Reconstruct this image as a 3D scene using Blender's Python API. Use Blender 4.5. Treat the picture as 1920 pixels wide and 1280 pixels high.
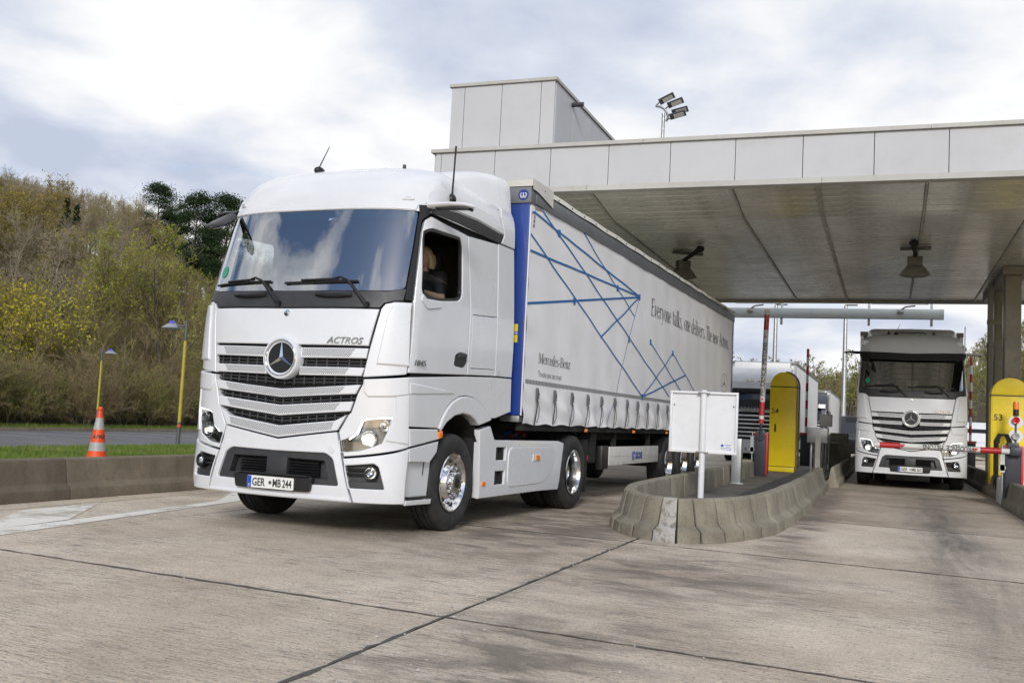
import bpy, bmesh, math, random
import numpy as np
from mathutils import Vector, Matrix
from mathutils.geometry import delaunay_2d_cdt
R = math.radians
random.seed(7); RNG = np.random.default_rng(7)
for o in list(bpy.data.objects): bpy.data.objects.remove(o)
SC = bpy.context.scene
COL = SC.collection
# ------------------------------------------------------------------ camera
FPX, YAW, PITCH, ROLL, CAMH = 1888.756, R(-20.6), R(4.368), R(2.882), 1.1976
_f = Vector((math.sin(YAW)*math.cos(PITCH), math.cos(YAW)*math.cos(PITCH), math.sin(PITCH)))
_r = _f.cross(Vector((0, 0, 1))).normalized(); _u = _r.cross(_f)
_r2 = math.cos(ROLL)*_r + math.sin(ROLL)*_u; _u2 = -math.sin(ROLL)*_r + math.cos(ROLL)*_u
cam = bpy.data.cameras.new('camera'); camo = bpy.data.objects.new('camera', cam); COL.objects.link(camo)
cam.sensor_width = 36; cam.lens = FPX/1920*36; cam.clip_end = 3000; cam.clip_start = .05
_m = Matrix((_r2, _u2, -_f)).transposed().to_4x4(); _m.translation = (0, 0, CAMH)
camo.matrix_world = _m
SC.camera = camo
# ------------------------------------------------------------------ sky
SUN_EL, SUN_AZ = R(25), R(163)       # azimuth measured from +Y clockwise
w = bpy.data.worlds.new('World'); SC.world = w; w.use_nodes = True
nt = w.node_tree; nt.nodes.clear()
def N(tree, typ, **kw):
    n = tree.nodes.new(typ)
    for k, v in kw.items():
        if k == 'inp':
            for a, b in v.items(): n.inputs[a].default_value = b
        else: setattr(n, k, v)
    return n
def ramp(tree, fac, stops, interp='LINEAR'):
    n = tree.nodes.new('ShaderNodeValToRGB'); cr = n.color_ramp; cr.interpolation = interp
    while len(cr.elements) > 1: cr.elements.remove(cr.elements[-1])
    cr.elements[0].position = stops[0][0]; cr.elements[0].color = col4(stops[0][1])
    for p, c in stops[1:]:
        e = cr.elements.new(p); e.color = col4(c)
    tree.links.new(fac, n.inputs[0]); return n.outputs[0]
def col4(c):
    if isinstance(c, (int, float)): c = (c, c, c)
    return (c[0], c[1], c[2], 1)
def mixc(tree, fac, a, b, mode='MIX'):
    n = tree.nodes.new('ShaderNodeMix'); n.data_type = 'RGBA'; n.blend_type = mode
    for s, v in ((0, fac), (6, a), (7, b)):
        if hasattr(v, 'is_output'): tree.links.new(v, n.inputs[s])
        else: n.inputs[s].default_value = v if s == 0 else col4(v)
    return n.outputs[2]
def math_(tree, op, a, b=0.0, c=0.0):
    n = tree.nodes.new('ShaderNodeMath'); n.operation = op
    for i, v in enumerate((a, b, c)):
        if hasattr(v, 'is_output'): tree.links.new(v, n.inputs[i])
        else: n.inputs[i].default_value = v
    return n.outputs[0]
def noise(tree, vec, scale, detail=4, rough=.55, dist=0, dims='3D'):
    n = N(tree, 'ShaderNodeTexNoise', noise_dimensions=dims, inp={'Scale': scale, 'Detail': detail, 'Roughness': rough, 'Distortion': dist})
    if vec is not None: tree.links.new(vec, n.inputs['Vector'])
    return n.outputs[0]
def mapping(tree, vec, scale=(1, 1, 1), rot=(0, 0, 0), loc=(0, 0, 0)):
    n = N(tree, 'ShaderNodeMapping'); n.inputs['Scale'].default_value = scale; n.inputs['Rotation'].default_value = rot; n.inputs['Location'].default_value = loc
    tree.links.new(vec, n.inputs['Vector']); return n.outputs[0]
sky = N(nt, 'ShaderNodeTexSky', sky_type='NISHITA', sun_disc=False, sun_elevation=SUN_EL, sun_rotation=SUN_AZ, air_density=1.0, dust_density=.6, ozone_density=1.5)
tc = N(nt, 'ShaderNodeTexCoord'); sep = N(nt, 'ShaderNodeSeparateXYZ'); nt.links.new(tc.outputs['Generated'], sep.inputs[0])
zz = math_(nt, 'ADD', math_(nt, 'MAXIMUM', sep.outputs[2], 0.0), .22)
cmb = N(nt, 'ShaderNodeCombineXYZ')
nt.links.new(math_(nt, 'DIVIDE', sep.outputs[0], zz), cmb.inputs[0]); nt.links.new(math_(nt, 'DIVIDE', sep.outputs[1], zz), cmb.inputs[1])
cv = mapping(nt, cmb.outputs[0], loc=(1.2, 8.8, 0.0))
n1 = noise(nt, cv, 2.1, 9, .56, .25); n2 = noise(nt, cv, 1.7, 7, .52, .12); n3 = noise(nt, cv, .8, 3, .5)
cover = ramp(nt, math_(nt, 'ADD', math_(nt, 'ADD', math_(nt, 'MULTIPLY', n1, .75), math_(nt, 'MULTIPLY', n3, .25)), math_(nt, 'MULTIPLY', sep.outputs[1], .13)), [(.40, 0.0), (.46, .55), (.53, 1.0)], 'EASE')
shade = ramp(nt, n2, [(.33, (4.9, 5.45, 6.7)), (.42, (6.3, 6.75, 7.7)), (.50, (8.0, 8.15, 8.45)), (.58, (9.3, 9.3, 9.3))])
skyb = mixc(nt, 1.0, sky.outputs[0], (1.05, 1.05, 1.1), 'MULTIPLY')
skyc = mixc(nt, cover, skyb, shade)
bg = N(nt, 'ShaderNodeBackground', inp={'Strength': .1}); nt.links.new(skyc, bg.inputs[0])
wo = N(nt, 'ShaderNodeOutputWorld'); nt.links.new(bg.outputs[0], wo.inputs[0])
# ------------------------------------------------------------------ sun
sun = bpy.data.lights.new('sun', 'SUN'); sun.energy = 2.0; sun.angle = R(13); sun.color = (1, .97, .93)
suno = bpy.data.objects.new('sun', sun); COL.objects.link(suno)
_d = Vector((math.sin(SUN_AZ)*math.cos(SUN_EL), math.cos(SUN_AZ)*math.cos(SUN_EL), math.sin(SUN_EL)))
suno.rotation_euler = _d.to_track_quat('Z', 'Y').to_euler()
vs = SC.view_settings; vs.view_transform = 'Standard'; vs.look = 'None'; vs.exposure = 0.17; vs.gamma = 1; vs.use_curve_mapping = False
SC.render.engine = 'CYCLES'
try:
    SC.cycles.max_bounces = 7; SC.cycles.transparent_max_bounces = 12; SC.cycles.glossy_bounces = 4; SC.cycles.use_denoising = True
except Exception: pass
# ------------------------------------------------------------------ mesh helpers
KIDS = {}
def link(o, parent=None):
    COL.objects.link(o)
    if parent is not None:
        o.parent = parent; KIDS.setdefault(parent.name, []).append(o)
    return o
def empty(name, loc=(0, 0, 0), rz=0, parent=None):
    o = bpy.data.objects.new(name, None); o.location = loc; o.rotation_euler = (0, 0, rz); o.empty_display_size = .2
    return link(o, parent)
def tag(o, label=None, cat=None, group=None, kind=None):
    if label: o['label'] = label
    if cat: o['category'] = cat
    if group: o['group'] = group
    if kind: o['kind'] = kind
    return o
def copy_tree(o, parent=None, skip=()):
    c = o.copy(); link(c, parent)
    for k in KIDS.get(o.name, []):
        if k.name.split('.')[0] in skip: continue
        copy_tree(k, c, skip)
    return c
class MB:
    def __init__(s): s.v = []; s.f = []
    def add(s, vs, fs):
        n = len(s.v); s.v += [tuple(p) for p in vs]; s.f += [tuple(i+n for i in f) for f in fs]; return s
    def box(s, c, d, M=None, taper=1.0):
        x, y, z = d[0]/2, d[1]/2, d[2]/2
        P = [Vector((sx*x*(taper if sz > 0 else 1), sy*y*(taper if sz > 0 else 1), sz*z)) for sz in (-1, 1) for sy in (-1, 1) for sx in (-1, 1)]
        if M is not None: P = [M @ p for p in P]
        P = [p+Vector(c) for p in P]
        return s.add(P, [(0, 2, 3, 1), (4, 5, 7, 6), (0, 1, 5, 4), (2, 6, 7, 3), (0, 4, 6, 2), (1, 3, 7, 5)])
    def b2(s, a, b):
        return s.box([(p+q)/2 for p, q in zip(a, b)], [abs(q-p) for p, q in zip(a, b)])
    def cyl(s, p0, p1, r0, r1=None, n=14, cap=True):
        return s.tube([p0, p1], [r0, r0 if r1 is None else r1], n, cap)
    def tube(s, pts, r, n=8, cap=True):
        pts = [Vector(p) for p in pts]; k = len(pts)
        if not isinstance(r, (list, tuple)): r = [r]*k
        V = []; a = None
        for i in range(k):
            t = (pts[min(i+1, k-1)]-pts[max(i-1, 0)]).normalized()
            if a is None: a = t.orthogonal().normalized()
            a = (a-t*a.dot(t)).normalized(); b = t.cross(a)
            for j in range(n):
                q = 2*math.pi*j/n; V.append(pts[i]+(a*math.cos(q)+b*math.sin(q))*r[i])
        F = [(i*n+j, i*n+(j+1) % n, (i+1)*n+(j+1) % n, (i+1)*n+j) for i in range(k-1) for j in range(n)]
        if cap: F += [tuple(range(n-1, -1, -1)), tuple((k-1)*n+j for j in range(n))]
        return s.add(V, F)
    def lathe(s, prof, o, ax, n=32, close=False):
        ax = Vector(ax).normalized(); a = ax.orthogonal().normalized(); b = ax.cross(a); o = Vector(o); V = []
        for (r, h) in prof:
            for j in range(n):
                q = 2*math.pi*j/n; V.append(o+ax*h+(a*math.cos(q)+b*math.sin(q))*r)
        k = len(prof)
        F = [(i*n+j, i*n+(j+1) % n, (i+1)*n+(j+1) % n, (i+1)*n+j) for i in range(k-1) for j in range(n)]
        if close: F += [((k-1)*n+j, (k-1)*n+(j+1) % n, (j+1) % n, j) for j in range(n)]
        return s.add(V, F)
    def torus(s, o, ax, Rr, r, n=36, m=8):
        return s.lathe([(Rr+r*math.cos(2*math.pi*i/m), r*math.sin(2*math.pi*i/m)) for i in range(m)], o, ax, n, True)
    def ball(s, c, r, n=12, m=8, M=None):
        if isinstance(r, (int, float)): r = (r, r, r)
        V = [Vector((0, 0, -1))]; F = []
        for i in range(1, m):
            ph = -math.pi/2+math.pi*i/m
            for j in range(n):
                q = 2*math.pi*j/n; V.append(Vector((math.cos(ph)*math.cos(q), math.cos(ph)*math.sin(q), math.sin(ph))))
        V.append(Vector((0, 0, 1))); L = len(V)-1
        for j in range(n):
            F.append((0, 1+(j+1) % n, 1+j)); F.append((L, 1+(m-2)*n+j, 1+(m-2)*n+(j+1) % n))
            for i in range(m-2): F.append((1+i*n+j, 1+i*n+(j+1) % n, 1+(i+1)*n+(j+1) % n, 1+(i+1)*n+j))
        P = [Vector((p.x*r[0], p.y*r[1], p.z*r[2])) for p in V]
        if M is not None: P = [M @ p for p in P]
        return s.add([p+Vector(c) for p in P], F)
    def prism(s, poly, f0, f1):
        n = len(poly); V = [f0(*p) for p in poly]+[f1(*p) for p in poly]
        return s.add(V, [tuple(range(n-1, -1, -1)), tuple(range(n, 2*n))]+[(i, (i+1) % n, n+(i+1) % n, n+i) for i in range(n)])
    def grid(s, fn, us, vs_):
        n = len(vs_); V = [fn(u, v) for u in us for v in vs_]
        return s.add(V, [(i*n+j, i*n+j+1, (i+1)*n+j+1, (i+1)*n+j) for i in range(len(us)-1) for j in range(n-1)])
    def mirror(s):
        m = MB(); m.v = [(-x, y, z) for x, y, z in s.v]; m.f = [tuple(reversed(f)) for f in s.f]; return m
    def build(s, name, m, parent=None, smooth=35, bevel=0, seg=2, fix=True):
        me = bpy.data.meshes.new(name); me.from_pydata(s.v, [], s.f); me.validate()
        if fix or bevel:
            bm = bmesh.new(); bm.from_mesh(me)
            if fix: bmesh.ops.recalc_face_normals(bm, faces=bm.faces)
            if bevel:
                es = [e for e in bm.edges if len(e.link_faces) == 2 and e.calc_face_angle(0) > R(28)]
                bmesh.ops.bevel(bm, geom=es, offset=bevel, segments=seg, affect='EDGES', profile=.6, clamp_overlap=True)
            bm.to_mesh(me); bm.free()
        if smooth:
            me.polygons.foreach_set('use_smooth', [True]*len(me.polygons)); me.set_sharp_from_angle(angle=R(min(smooth, 25) if bevel else smooth))
        if m is not None: me.materials.append(m)
        return link(bpy.data.objects.new(name, me), parent)
def mesh_obj(name, me, m, parent=None):
    if m is not None and not me.materials: me.materials.append(m)
    return link(bpy.data.objects.new(name, me), parent)
def np_mesh(name, V, F, m, parent=None, smooth=False):
    V = np.asarray(V, np.float32); F = np.asarray(F, np.int32); k = F.shape[1]
    me = bpy.data.meshes.new(name); me.vertices.add(len(V)); me.vertices.foreach_set('co', V.ravel())
    me.loops.add(F.size); me.loops.foreach_set('vertex_index', F.ravel()); me.polygons.add(len(F))
    me.polygons.foreach_set('loop_start', np.arange(0, F.size, k, dtype=np.int32))
    if smooth: me.polygons.foreach_set('use_smooth', [True]*len(F))
    me.update(calc_edges=True); me.materials.append(m); return me
def text(s, size, m, parent, M, name='lettering', ext=.002, shear=0, xs=1.0, align='LEFT', bold=0.0, space=1.0):
    cu = bpy.data.curves.new('t', 'FONT'); cu.body = s; cu.size = size; cu.extrude = ext; cu.shear = shear; cu.align_x = align; cu.offset = bold; cu.resolution_u = 3; cu.space_character = space
    o = bpy.data.objects.new('t', cu); COL.objects.link(o); bpy.context.view_layer.update()
    me = bpy.data.meshes.new_from_object(o.evaluated_get(bpy.context.evaluated_depsgraph_get()))
    bpy.data.objects.remove(o); me.transform(M @ Matrix.Diagonal((xs, 1, 1, 1))); me.name = name
    me.materials.clear(); me.materials.append(m)
    return link(bpy.data.objects.new(name, me), parent)
def basis(o, ux, uy):          # text plane: ux = reading direction, uy = up
    ux = Vector(ux).normalized(); uy = Vector(uy).normalized(); uz = ux.cross(uy)
    M = Matrix((ux, uy, uz)).transposed().to_4x4(); M.translation = o; return M
# ------------------------------------------------------------------ materials
MATS = {}
def mat(name, col, rough=.5, metal=0.0, coat=0.0, var=None, bump=None, spec=.5, dirt=None, ior=1.45):
    m = bpy.data.materials.new(name); m.use_nodes = True; t = m.node_tree; b = t.nodes['Principled BSDF']
    b.inputs['Base Color'].default_value = col4(col); b.inputs['Roughness'].default_value = rough; b.inputs['Metallic'].default_value = metal
    b.inputs['Coat Weight'].default_value = coat; b.inputs['Coat Roughness'].default_value = .06; b.inputs['Specular IOR Level'].default_value = spec
    geo = N(t, 'ShaderNodeNewGeometry'); pos = geo.outputs['Position']
    tcn = N(t, 'ShaderNodeTexCoord'); obj = tcn.outputs['Object']
    if var:        # (scale, low, high) multiplies the colour
        n = noise(t, obj if len(var) < 4 else pos, var[0], 5, .6)
        c = mixc(t, 1.0, col, ramp(t, n, [(.3, var[1]), (.7, var[2])]), 'MULTIPLY')
        if dirt:   # (scale, colour, amount)
            dn = ramp(t, noise(t, obj, dirt[0], 8, .65, .4), [(.5, 0), (.75, dirt[2])]); c = mixc(t, dn, c, dirt[1])
        t.links.new(c, b.inputs['Base Color'])
        t.links.new(ramp(t, n, [(.25, min(1, rough*1.25)), (.75, rough*.85)]), b.inputs['Roughness'])
    if bump:       # (scale, strength, distance)
        n = noise(t, obj, bump[0], 6, .6); bn = N(t, 'ShaderNodeBump', inp={'Strength': bump[1], 'Distance': bump[2]})
        t.links.new(n, bn.inputs['Height']); t.links.new(bn.outputs[0], b.inputs['Normal'])
    MATS[name] = m; return m
WHITE = mat('white_paint', (.70, .71, .735), .28, 0, .6, var=(1.3, .94, 1.02), dirt=(5, (.42, .40, .37), .10))
WHITE2 = mat('white_box_paint', (.74, .74, .73), .45, 0, .1, var=(.8, .88, 1.03), dirt=(2.5, (.4, .38, .35), .25))
DGREY = mat('dark_grey_plastic', (.035, .035, .038), .45, var=(8, .8, 1.2), bump=(300, .15, .002))
BLACK = mat('black_plastic', (.012, .012, .013), .38, var=(6, .7, 1.4))
MATTE = mat('black_matt', (.010, .010, .010), .75, var=(3, .6, 1.5))
RUBBER = mat('tyre_rubber', (.018, .018, .018), .72, var=(5, .7, 1.6), dirt=(9, (.06, .055, .05), .5), bump=(60, .1, .003))
CHROME = mat('chrome', (.85, .85, .86), .08, 1, var=(4, .9, 1.0))
ALU = mat('aluminium', (.72, .73, .74), .18, 1, var=(5, .8, 1.0), dirt=(8, (.25, .23, .2), .3))
STEEL = mat('galvanised_steel', (.42, .43, .44), .42, .8, var=(6, .75, 1.1))
BLUE = mat('blue_panel', (.012, .045, .25), .35, 0, .3, var=(2, .85, 1.1))
LBLUE = mat('blue_line_print', (.006, .12, .36), .5)
CURT = mat('curtain_vinyl', (.85, .84, .85), .36, 0, 0.1, var=(.5, .93, 1.03), dirt=(1.2, (.5, .48, .46), .25), bump=(2.2, .25, .03))
TARP = mat('roof_tarp', (.66, .64, .58), .5, var=(1.5, .85, 1.05), bump=(6, .3, .03))
RAILG = mat('rail_grey', (.16, .165, .18), .4, .3, var=(3, .85, 1.1))
PRINT = mat('dark_print', (.035, .035, .04), .5)
TAPE = mat('tape_grey', (.20, .20, .20), .35, .2)
ORANGE = mat('amber_lens', (.85, .22, .01), .2, 0, .5)
REDL = mat('red_lens', (.55, .01, .012), .2, 0, .5)
YEL = mat('yellow_enamel', (.88, .66, .002), .45, 0, .05, var=(2, .9, 1.05), dirt=(4, (.25, .2, .03), .25))
REDP = mat('red_paint', (.42, .018, .025), .4, 0, .2, var=(5, .85, 1.1))
OFFW = mat('offwhite_paint', (.62, .61, .58), .45, var=(5, .85, 1.05), dirt=(9, (.25, .22, .18), .3))
SIGNW = mat('sign_white', (.72, .73, .75), .4, var=(2, .94, 1.02), dirt=(6, (.4, .38, .33), .2))
PLATEW = mat('plate_white', (.75, .75, .72), .4)
EUBLUE = mat('plate_blue', (.01, .07, .5), .4)
YSTICK = mat('yellow_sticker', (.75, .62, .02), .5)
GSTICK = mat('green_sticker', (.02, .30, .18), .5)
DRK = mat('dark_cabinet', (.022, .024, .034), .45, var=(4, .8, 1.3))
PANEL = mat('facade_panel', (.51, .515, .535), .55, 0, 0, var=(.35, .94, 1.03, 1), dirt=(1.6, (.34, .32, .28), .22))
PANELS = mat('facade_trim', (.47, .46, .43), .6, 0, 0, var=(.6, .9, 1.05, 1), dirt=(3, (.3, .27, .2), .35))
LAMPBOWL = mat('headlamp_bowl', (.30, .31, .33), .22, 1, var=(9, .6, 1.2))
LAMPB = mat('lamp_head', (.10, .10, .09), .5, .3, var=(6, .7, 1.2))
GREYP = mat('grey_post_paint', (.10, .105, .11), .45, .2, var=(5, .85, 1.15))
OLIVE = mat('yellow_green_post', (.42, .36, .04), .5, 0, .1, var=(4, .85, 1.08))
CONEO = mat('cone_orange', (.80, .085, .012), .5, var=(5, .85, 1.05))
CONEW = mat('cone_reflective', (.40, .40, .39), .45, var=(5, .8, 1.1))
WOODB = mat('bark_brown', (.075, .06, .045), .85, var=(4, .7, 1.3))
PALEB = mat('bark_pale', (.30, .27, .21), .85, var=(4, .75, 1.2))
SKIN = mat('skin', (.60, .36, .26), .5, var=(10, .92, 1.05))
SHIRT = mat('dark_shirt', (.018, .018, .024), .8)
HAIR = mat('blond_hair', (.60, .46, .26), .6, bump=(70, .5, .01))
HAIRD = mat('dark_hair', (.05, .03, .02), .6, bump=(70, .5, .01))
SEATM = mat('seat_cloth', (.06, .06, .065), .8, var=(5, .8, 1.2))
DASH = mat('dashboard', (.13, .125, .115), .6, var=(5, .85, 1.1))
CABIN = mat('cabin_lining', (.045, .044, .04), .7, var=(3, .85, 1.1))
STRAP = mat('webbing', (.02, .02, .02), .6)
def glassmat(name, tint, refl, rough=.0):
    m = bpy.data.materials.new(name); m.use_nodes = True; t = m.node_tree; t.nodes.clear()
    tr = N(t, 'ShaderNodeBsdfTransparent'); tr.inputs[0].default_value = col4(tint)
    gl = N(t, 'ShaderNodeBsdfGlossy'); gl.inputs['Roughness'].default_value = rough; gl.inputs[0].default_value = (.95, .97, 1, 1)
    fr = N(t, 'ShaderNodeFresnel', inp={'IOR': 1.5}); mx = N(t, 'ShaderNodeMixShader')
    t.links.new(math_(t, 'ADD', fr.outputs[0], refl), mx.inputs[0]); t.links.new(tr.outputs[0], mx.inputs[1]); t.links.new(gl.outputs[0], mx.inputs[2])
    o = N(t, 'ShaderNodeOutputMaterial'); t.links.new(mx.outputs[0], o.inputs[0]); return m
GLASS = glassmat('windscreen_glass', (.40, .46, .46), .38)
SGLASS = glassmat('side_glass', (.60, .65, .63), .02)
DGLASS = glassmat('dark_glass', (.06, .07, .075), .02)
CLEAR = glassmat('lamp_cover_glass', (.93, .95, .96), .04)
MIRG = mat('mirror_glass', (.6, .62, .64), .03, 1)
def emit(name, col, s):
    m = bpy.data.materials.new(name); m.use_nodes = True; t = m.node_tree; b = t.nodes['Principled BSDF']
    b.inputs['Base Color'].default_value = col4(col); b.inputs['Emission Color'].default_value = col4(col); b.inputs['Emission Strength'].default_value = s; return m
LAMPON = emit('lit_headlamp', (1, .93, .82), 1.5)
DRL = emit('lit_running_light', (1, .97, .92), 1.6)
def perfmat():
    m = bpy.data.materials.new('perforated_white'); m.use_nodes = True; t = m.node_tree; b = t.nodes['Principled BSDF']; b.inputs['Roughness'].default_value = .35
    tcn = N(t, 'ShaderNodeTexCoord'); s = N(t, 'ShaderNodeSeparateXYZ'); t.links.new(tcn.outputs['Object'], s.inputs[0])
    P = .0215
    def dots(ox, oz):
        a = math_(t, 'SUBTRACT', math_(t, 'FRACT', math_(t, 'ADD', math_(t, 'DIVIDE', s.outputs[0], P), ox)), .5)
        c = math_(t, 'SUBTRACT', math_(t, 'FRACT', math_(t, 'ADD', math_(t, 'DIVIDE', s.outputs[2], P*.92), oz)), .5)
        return math_(t, 'SQRT', math_(t, 'ADD', math_(t, 'MULTIPLY', a, a), math_(t, 'MULTIPLY', c, c)))
    d = math_(t, 'MINIMUM', dots(0.0, 0.0), dots(.5, .5))
    t.links.new(ramp(t, d, [(.24, (.012, .012, .013)), (.30, (.74, .75, .77))]), b.inputs['Base Color']); return m
PERF = perfmat()
def grooved(m, scale, dist, axis='Z', strength=.6):     # adds fine parallel relief to a material
    t = m.node_tree; b = t.nodes['Principled BSDF']; tcn = N(t, 'ShaderNodeTexCoord')
    wv = N(t, 'ShaderNodeTexWave', bands_direction=axis, inp={'Scale': scale, 'Distortion': 0})
    t.links.new(tcn.outputs['Object'], wv.inputs[0]); bn = N(t, 'ShaderNodeBump', inp={'Strength': strength, 'Distance': dist})
    t.links.new(wv.outputs['Fac'], bn.inputs['Height']); t.links.new(bn.outputs[0], b.inputs['Normal'])
# ------------------------------------------------------------------ curved cab skin: charts and panels
ZY = [(.25, .03), (.35, .0), (.5, -.02), (.9, 0), (1.5, .0), (1.9, .01), (2.2, .035), (2.36, .075), (2.8, .195), (3.2, .31), (3.26, .33), (3.36, .37), (3.46, .43), (3.56, .51), (3.65, .62), (3.72, .76), (3.78, .96), (3.82, 1.3)]
ZW = [(.25, 1.235), (.4, 1.25), (1.5, 1.25), (2.2, 1.245), (3.2, 1.205), (3.36, 1.197), (3.5, 1.178), (3.6, 1.145), (3.69, 1.08), (3.76, .97), (3.8, .8), (3.82, .6)]
def hermite(T):
    xs = [a for a, b in T]; ys = [b for a, b in T]; n = len(T); d = [(ys[i+1]-ys[i])/(xs[i+1]-xs[i]) for i in range(n-1)]
    m = [d[0]]+[0 if d[i-1]*d[i] <= 0 else 2*d[i-1]*d[i]/(d[i-1]+d[i]) for i in range(1, n-1)]+[d[-1]]
    def f(z):
        if z <= xs[0]: return ys[0]
        if z >= xs[-1]: return ys[-1]
        i = 0
        while z > xs[i+1]: i += 1
        h = xs[i+1]-xs[i]; t = (z-xs[i])/h
        return (2*t**3-3*t*t+1)*ys[i]+(t**3-2*t*t+t)*h*m[i]+(3*t*t-2*t**3)*ys[i+1]+(t**3-t*t)*h*m[i+1]
    return f
fY = hermite(ZY); fW = hermite(ZW)
BOW = .4
def cF(x, z):
    a = min(abs(x/fW(z)), .9999); return Vector((x, fY(z)+BOW*(1-math.sqrt(1-a**3)), z))
def cT(t, z):
    y0 = fY(z)
    if t > math.pi/2: return Vector((fW(z), y0+BOW+(t-math.pi/2)*.9, z))
    return Vector((fW(z)*max(math.sin(t), 1e-6)**(2/3), y0+BOW*(1-math.cos(t)), z))
def cS(y, z):
    b = max(0., 1-(y-fY(z))/BOW); return Vector((fW(z)*max(1-b*b, 1e-4)**(1/3), y, z))
def cE(y, z): return Vector((1.205-.12*max(0, (z-3.3)/.6)**2, y, z))
def tx(x, z): return (math.asin(min(1, (x/fW(z))**1.5)), z)
def ty(y, z):
    c = 1-(y-fY(z))/BOW
    return (math.acos(max(0, min(1, c))), z) if c > 0 else (math.pi/2-c*BOW/.9, z)
def sym(half): return list(half)+[(-x, z) for x, z in reversed(half) if abs(x) > 1e-6]
def area(p): return sum(p[i][0]*p[(i+1) % len(p)][1]-p[(i+1) % len(p)][0]*p[i][1] for i in range(len(p)))/2
def inside(p, L):
    x, y = p; c = False; j = len(L)-1
    for i in range(len(L)):
        if (L[i][1] > y) != (L[j][1] > y) and x < (L[j][0]-L[i][0])*(y-L[i][1])/(L[j][1]-L[i][1])+L[i][0]: c = not c
        j = i
    return c
def inset(L, d):
    n = len(L); out = []
    for i in range(n):
        a, b, c = Vector(L[i-1]), Vector(L[i]), Vector(L[(i+1) % n])
        e1 = (b-a).normalized(); e2 = (c-b).normalized(); n1 = Vector((-e1.y, e1.x)); n2 = Vector((-e2.y, e2.x))
        m = n1+n2; k = max(.35, 1+n1.dot(n2)); out.append(tuple(b+m*(d/k)))
    return out
def rounded(L, r, k=4):
    n = len(L); out = []
    for i in range(n):
        a, b, c = Vector(L[i-1]), Vector(L[i]), Vector(L[(i+1) % n]); d1 = min(r, (a-b).length*.45); d2 = min(r, (c-b).length*.45)
        p = b+(a-b).normalized()*d1; q = b+(c-b).normalized()*d2
        for j in range(k+1):
            t = j/k; out.append(tuple(p*(1-t)**2+b*2*t*(1-t)+q*t*t))
    return out
def segdist(p, L):
    m = 9
    for i in range(len(L)):
        a, b = L[i-1], L[i]; dx, dy = b[0]-a[0], b[1]-a[1]; l = dx*dx+dy*dy or 1e-9
        t = max(0, min(1, ((p[0]-a[0])*dx+(p[1]-a[1])*dy)/l)); m = min(m, math.hypot(p[0]-a[0]-t*dx, p[1]-a[1]-t*dy))
    return m
def panel_mb(chart, poly, holes=(), off=0., rim=.03, bev=.004, res=.07):
    loops = []
    for k, L in enumerate([poly]+list(holes)):
        L = list(L)
        if (area(L) < 0) == (k == 0): L.reverse()
        I = inset(L, bev); A = []; B = []
        for i in range(len(L)):
            a, b = L[i], L[(i+1) % len(L)]; c, d = I[i], I[(i+1) % len(L)]
            m = max(1, int(math.hypot(b[0]-a[0], b[1]-a[1])/res+.5))
            for j in range(m):
                t = j/m; A.append((a[0]+(b[0]-a[0])*t, a[1]+(b[1]-a[1])*t)); B.append((c[0]+(d[0]-c[0])*t, c[1]+(d[1]-c[1])*t))
        loops.append((A, B))
    pts = []; edges = []
    for A, B in loops:
        n0 = len(pts); pts += B; edges += [(n0+i, n0+(i+1) % len(B)) for i in range(len(B))]
    P = loops[0][1]; x0, x1 = min(p[0] for p in P), max(p[0] for p in P); z0, z1 = min(p[1] for p in P), max(p[1] for p in P)
    nb = len(pts)
    nx, nz = int((x1-x0)/res)+1, int((z1-z0)/res)+1
    for i in range(1, nx):
        for j in range(1, nz):
            q = (x0+(x1-x0)*i/nx, z0+(z1-z0)*j/nz)
            if inside(q, P) and not any(inside(q, B) for A, B in loops[1:]) and all(segdist(q, B) > res*.4 for A, B in loops): pts.append(q)
    cv_, ce, cf, *_ = delaunay_2d_cdt([Vector(p) for p in pts], edges, [], 0, 1e-6)
    def mp(p, o):
        h = .003; a = chart(*p); n = (chart(p[0]+h, p[1])-chart(p[0]-h, p[1])).cross(chart(p[0], p[1]+h)-chart(p[0], p[1]-h))
        if n.length < 1e-9: n = Vector((0, -1, 0))
        return a+n.normalized()*o
    mb = MB(); T = []
    for f in cf:
        c = (sum(cv_[i][0] for i in f)/3, sum(cv_[i][1] for i in f)/3)
        if inside(c, P) and not any(inside(c, B) for A, B in loops[1:]): T.append(tuple(f))
    mb.add([mp((p[0], p[1]), off) for p in cv_], T)
    for A, B in loops:
        n = len(A); V = [mp(p, off) for p in B]+[mp(p, off-bev*.8) for p in A]+[mp(p, off-rim) for p in A]
        mb.add(V, [(k*n+i, (k+1)*n+i, (k+1)*n+(i+1) % n, k*n+(i+1) % n) for k in (0, 1) for i in range(n)])
    return mb
def panel(name, chart, poly, m, parent, holes=(), off=0., rim=.03, bev=.004, res=.07, s=1):
    if m is WHITE and rim >= .045: poly = inset(poly, .0045 if area(poly) > 0 else -.0045)
    mb = panel_mb(chart, poly, holes, off, rim, bev, res)
    if s < 0: mb = mb.mirror()
    o = mb.build(name, m, parent, smooth=40, fix=False); return o
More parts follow.
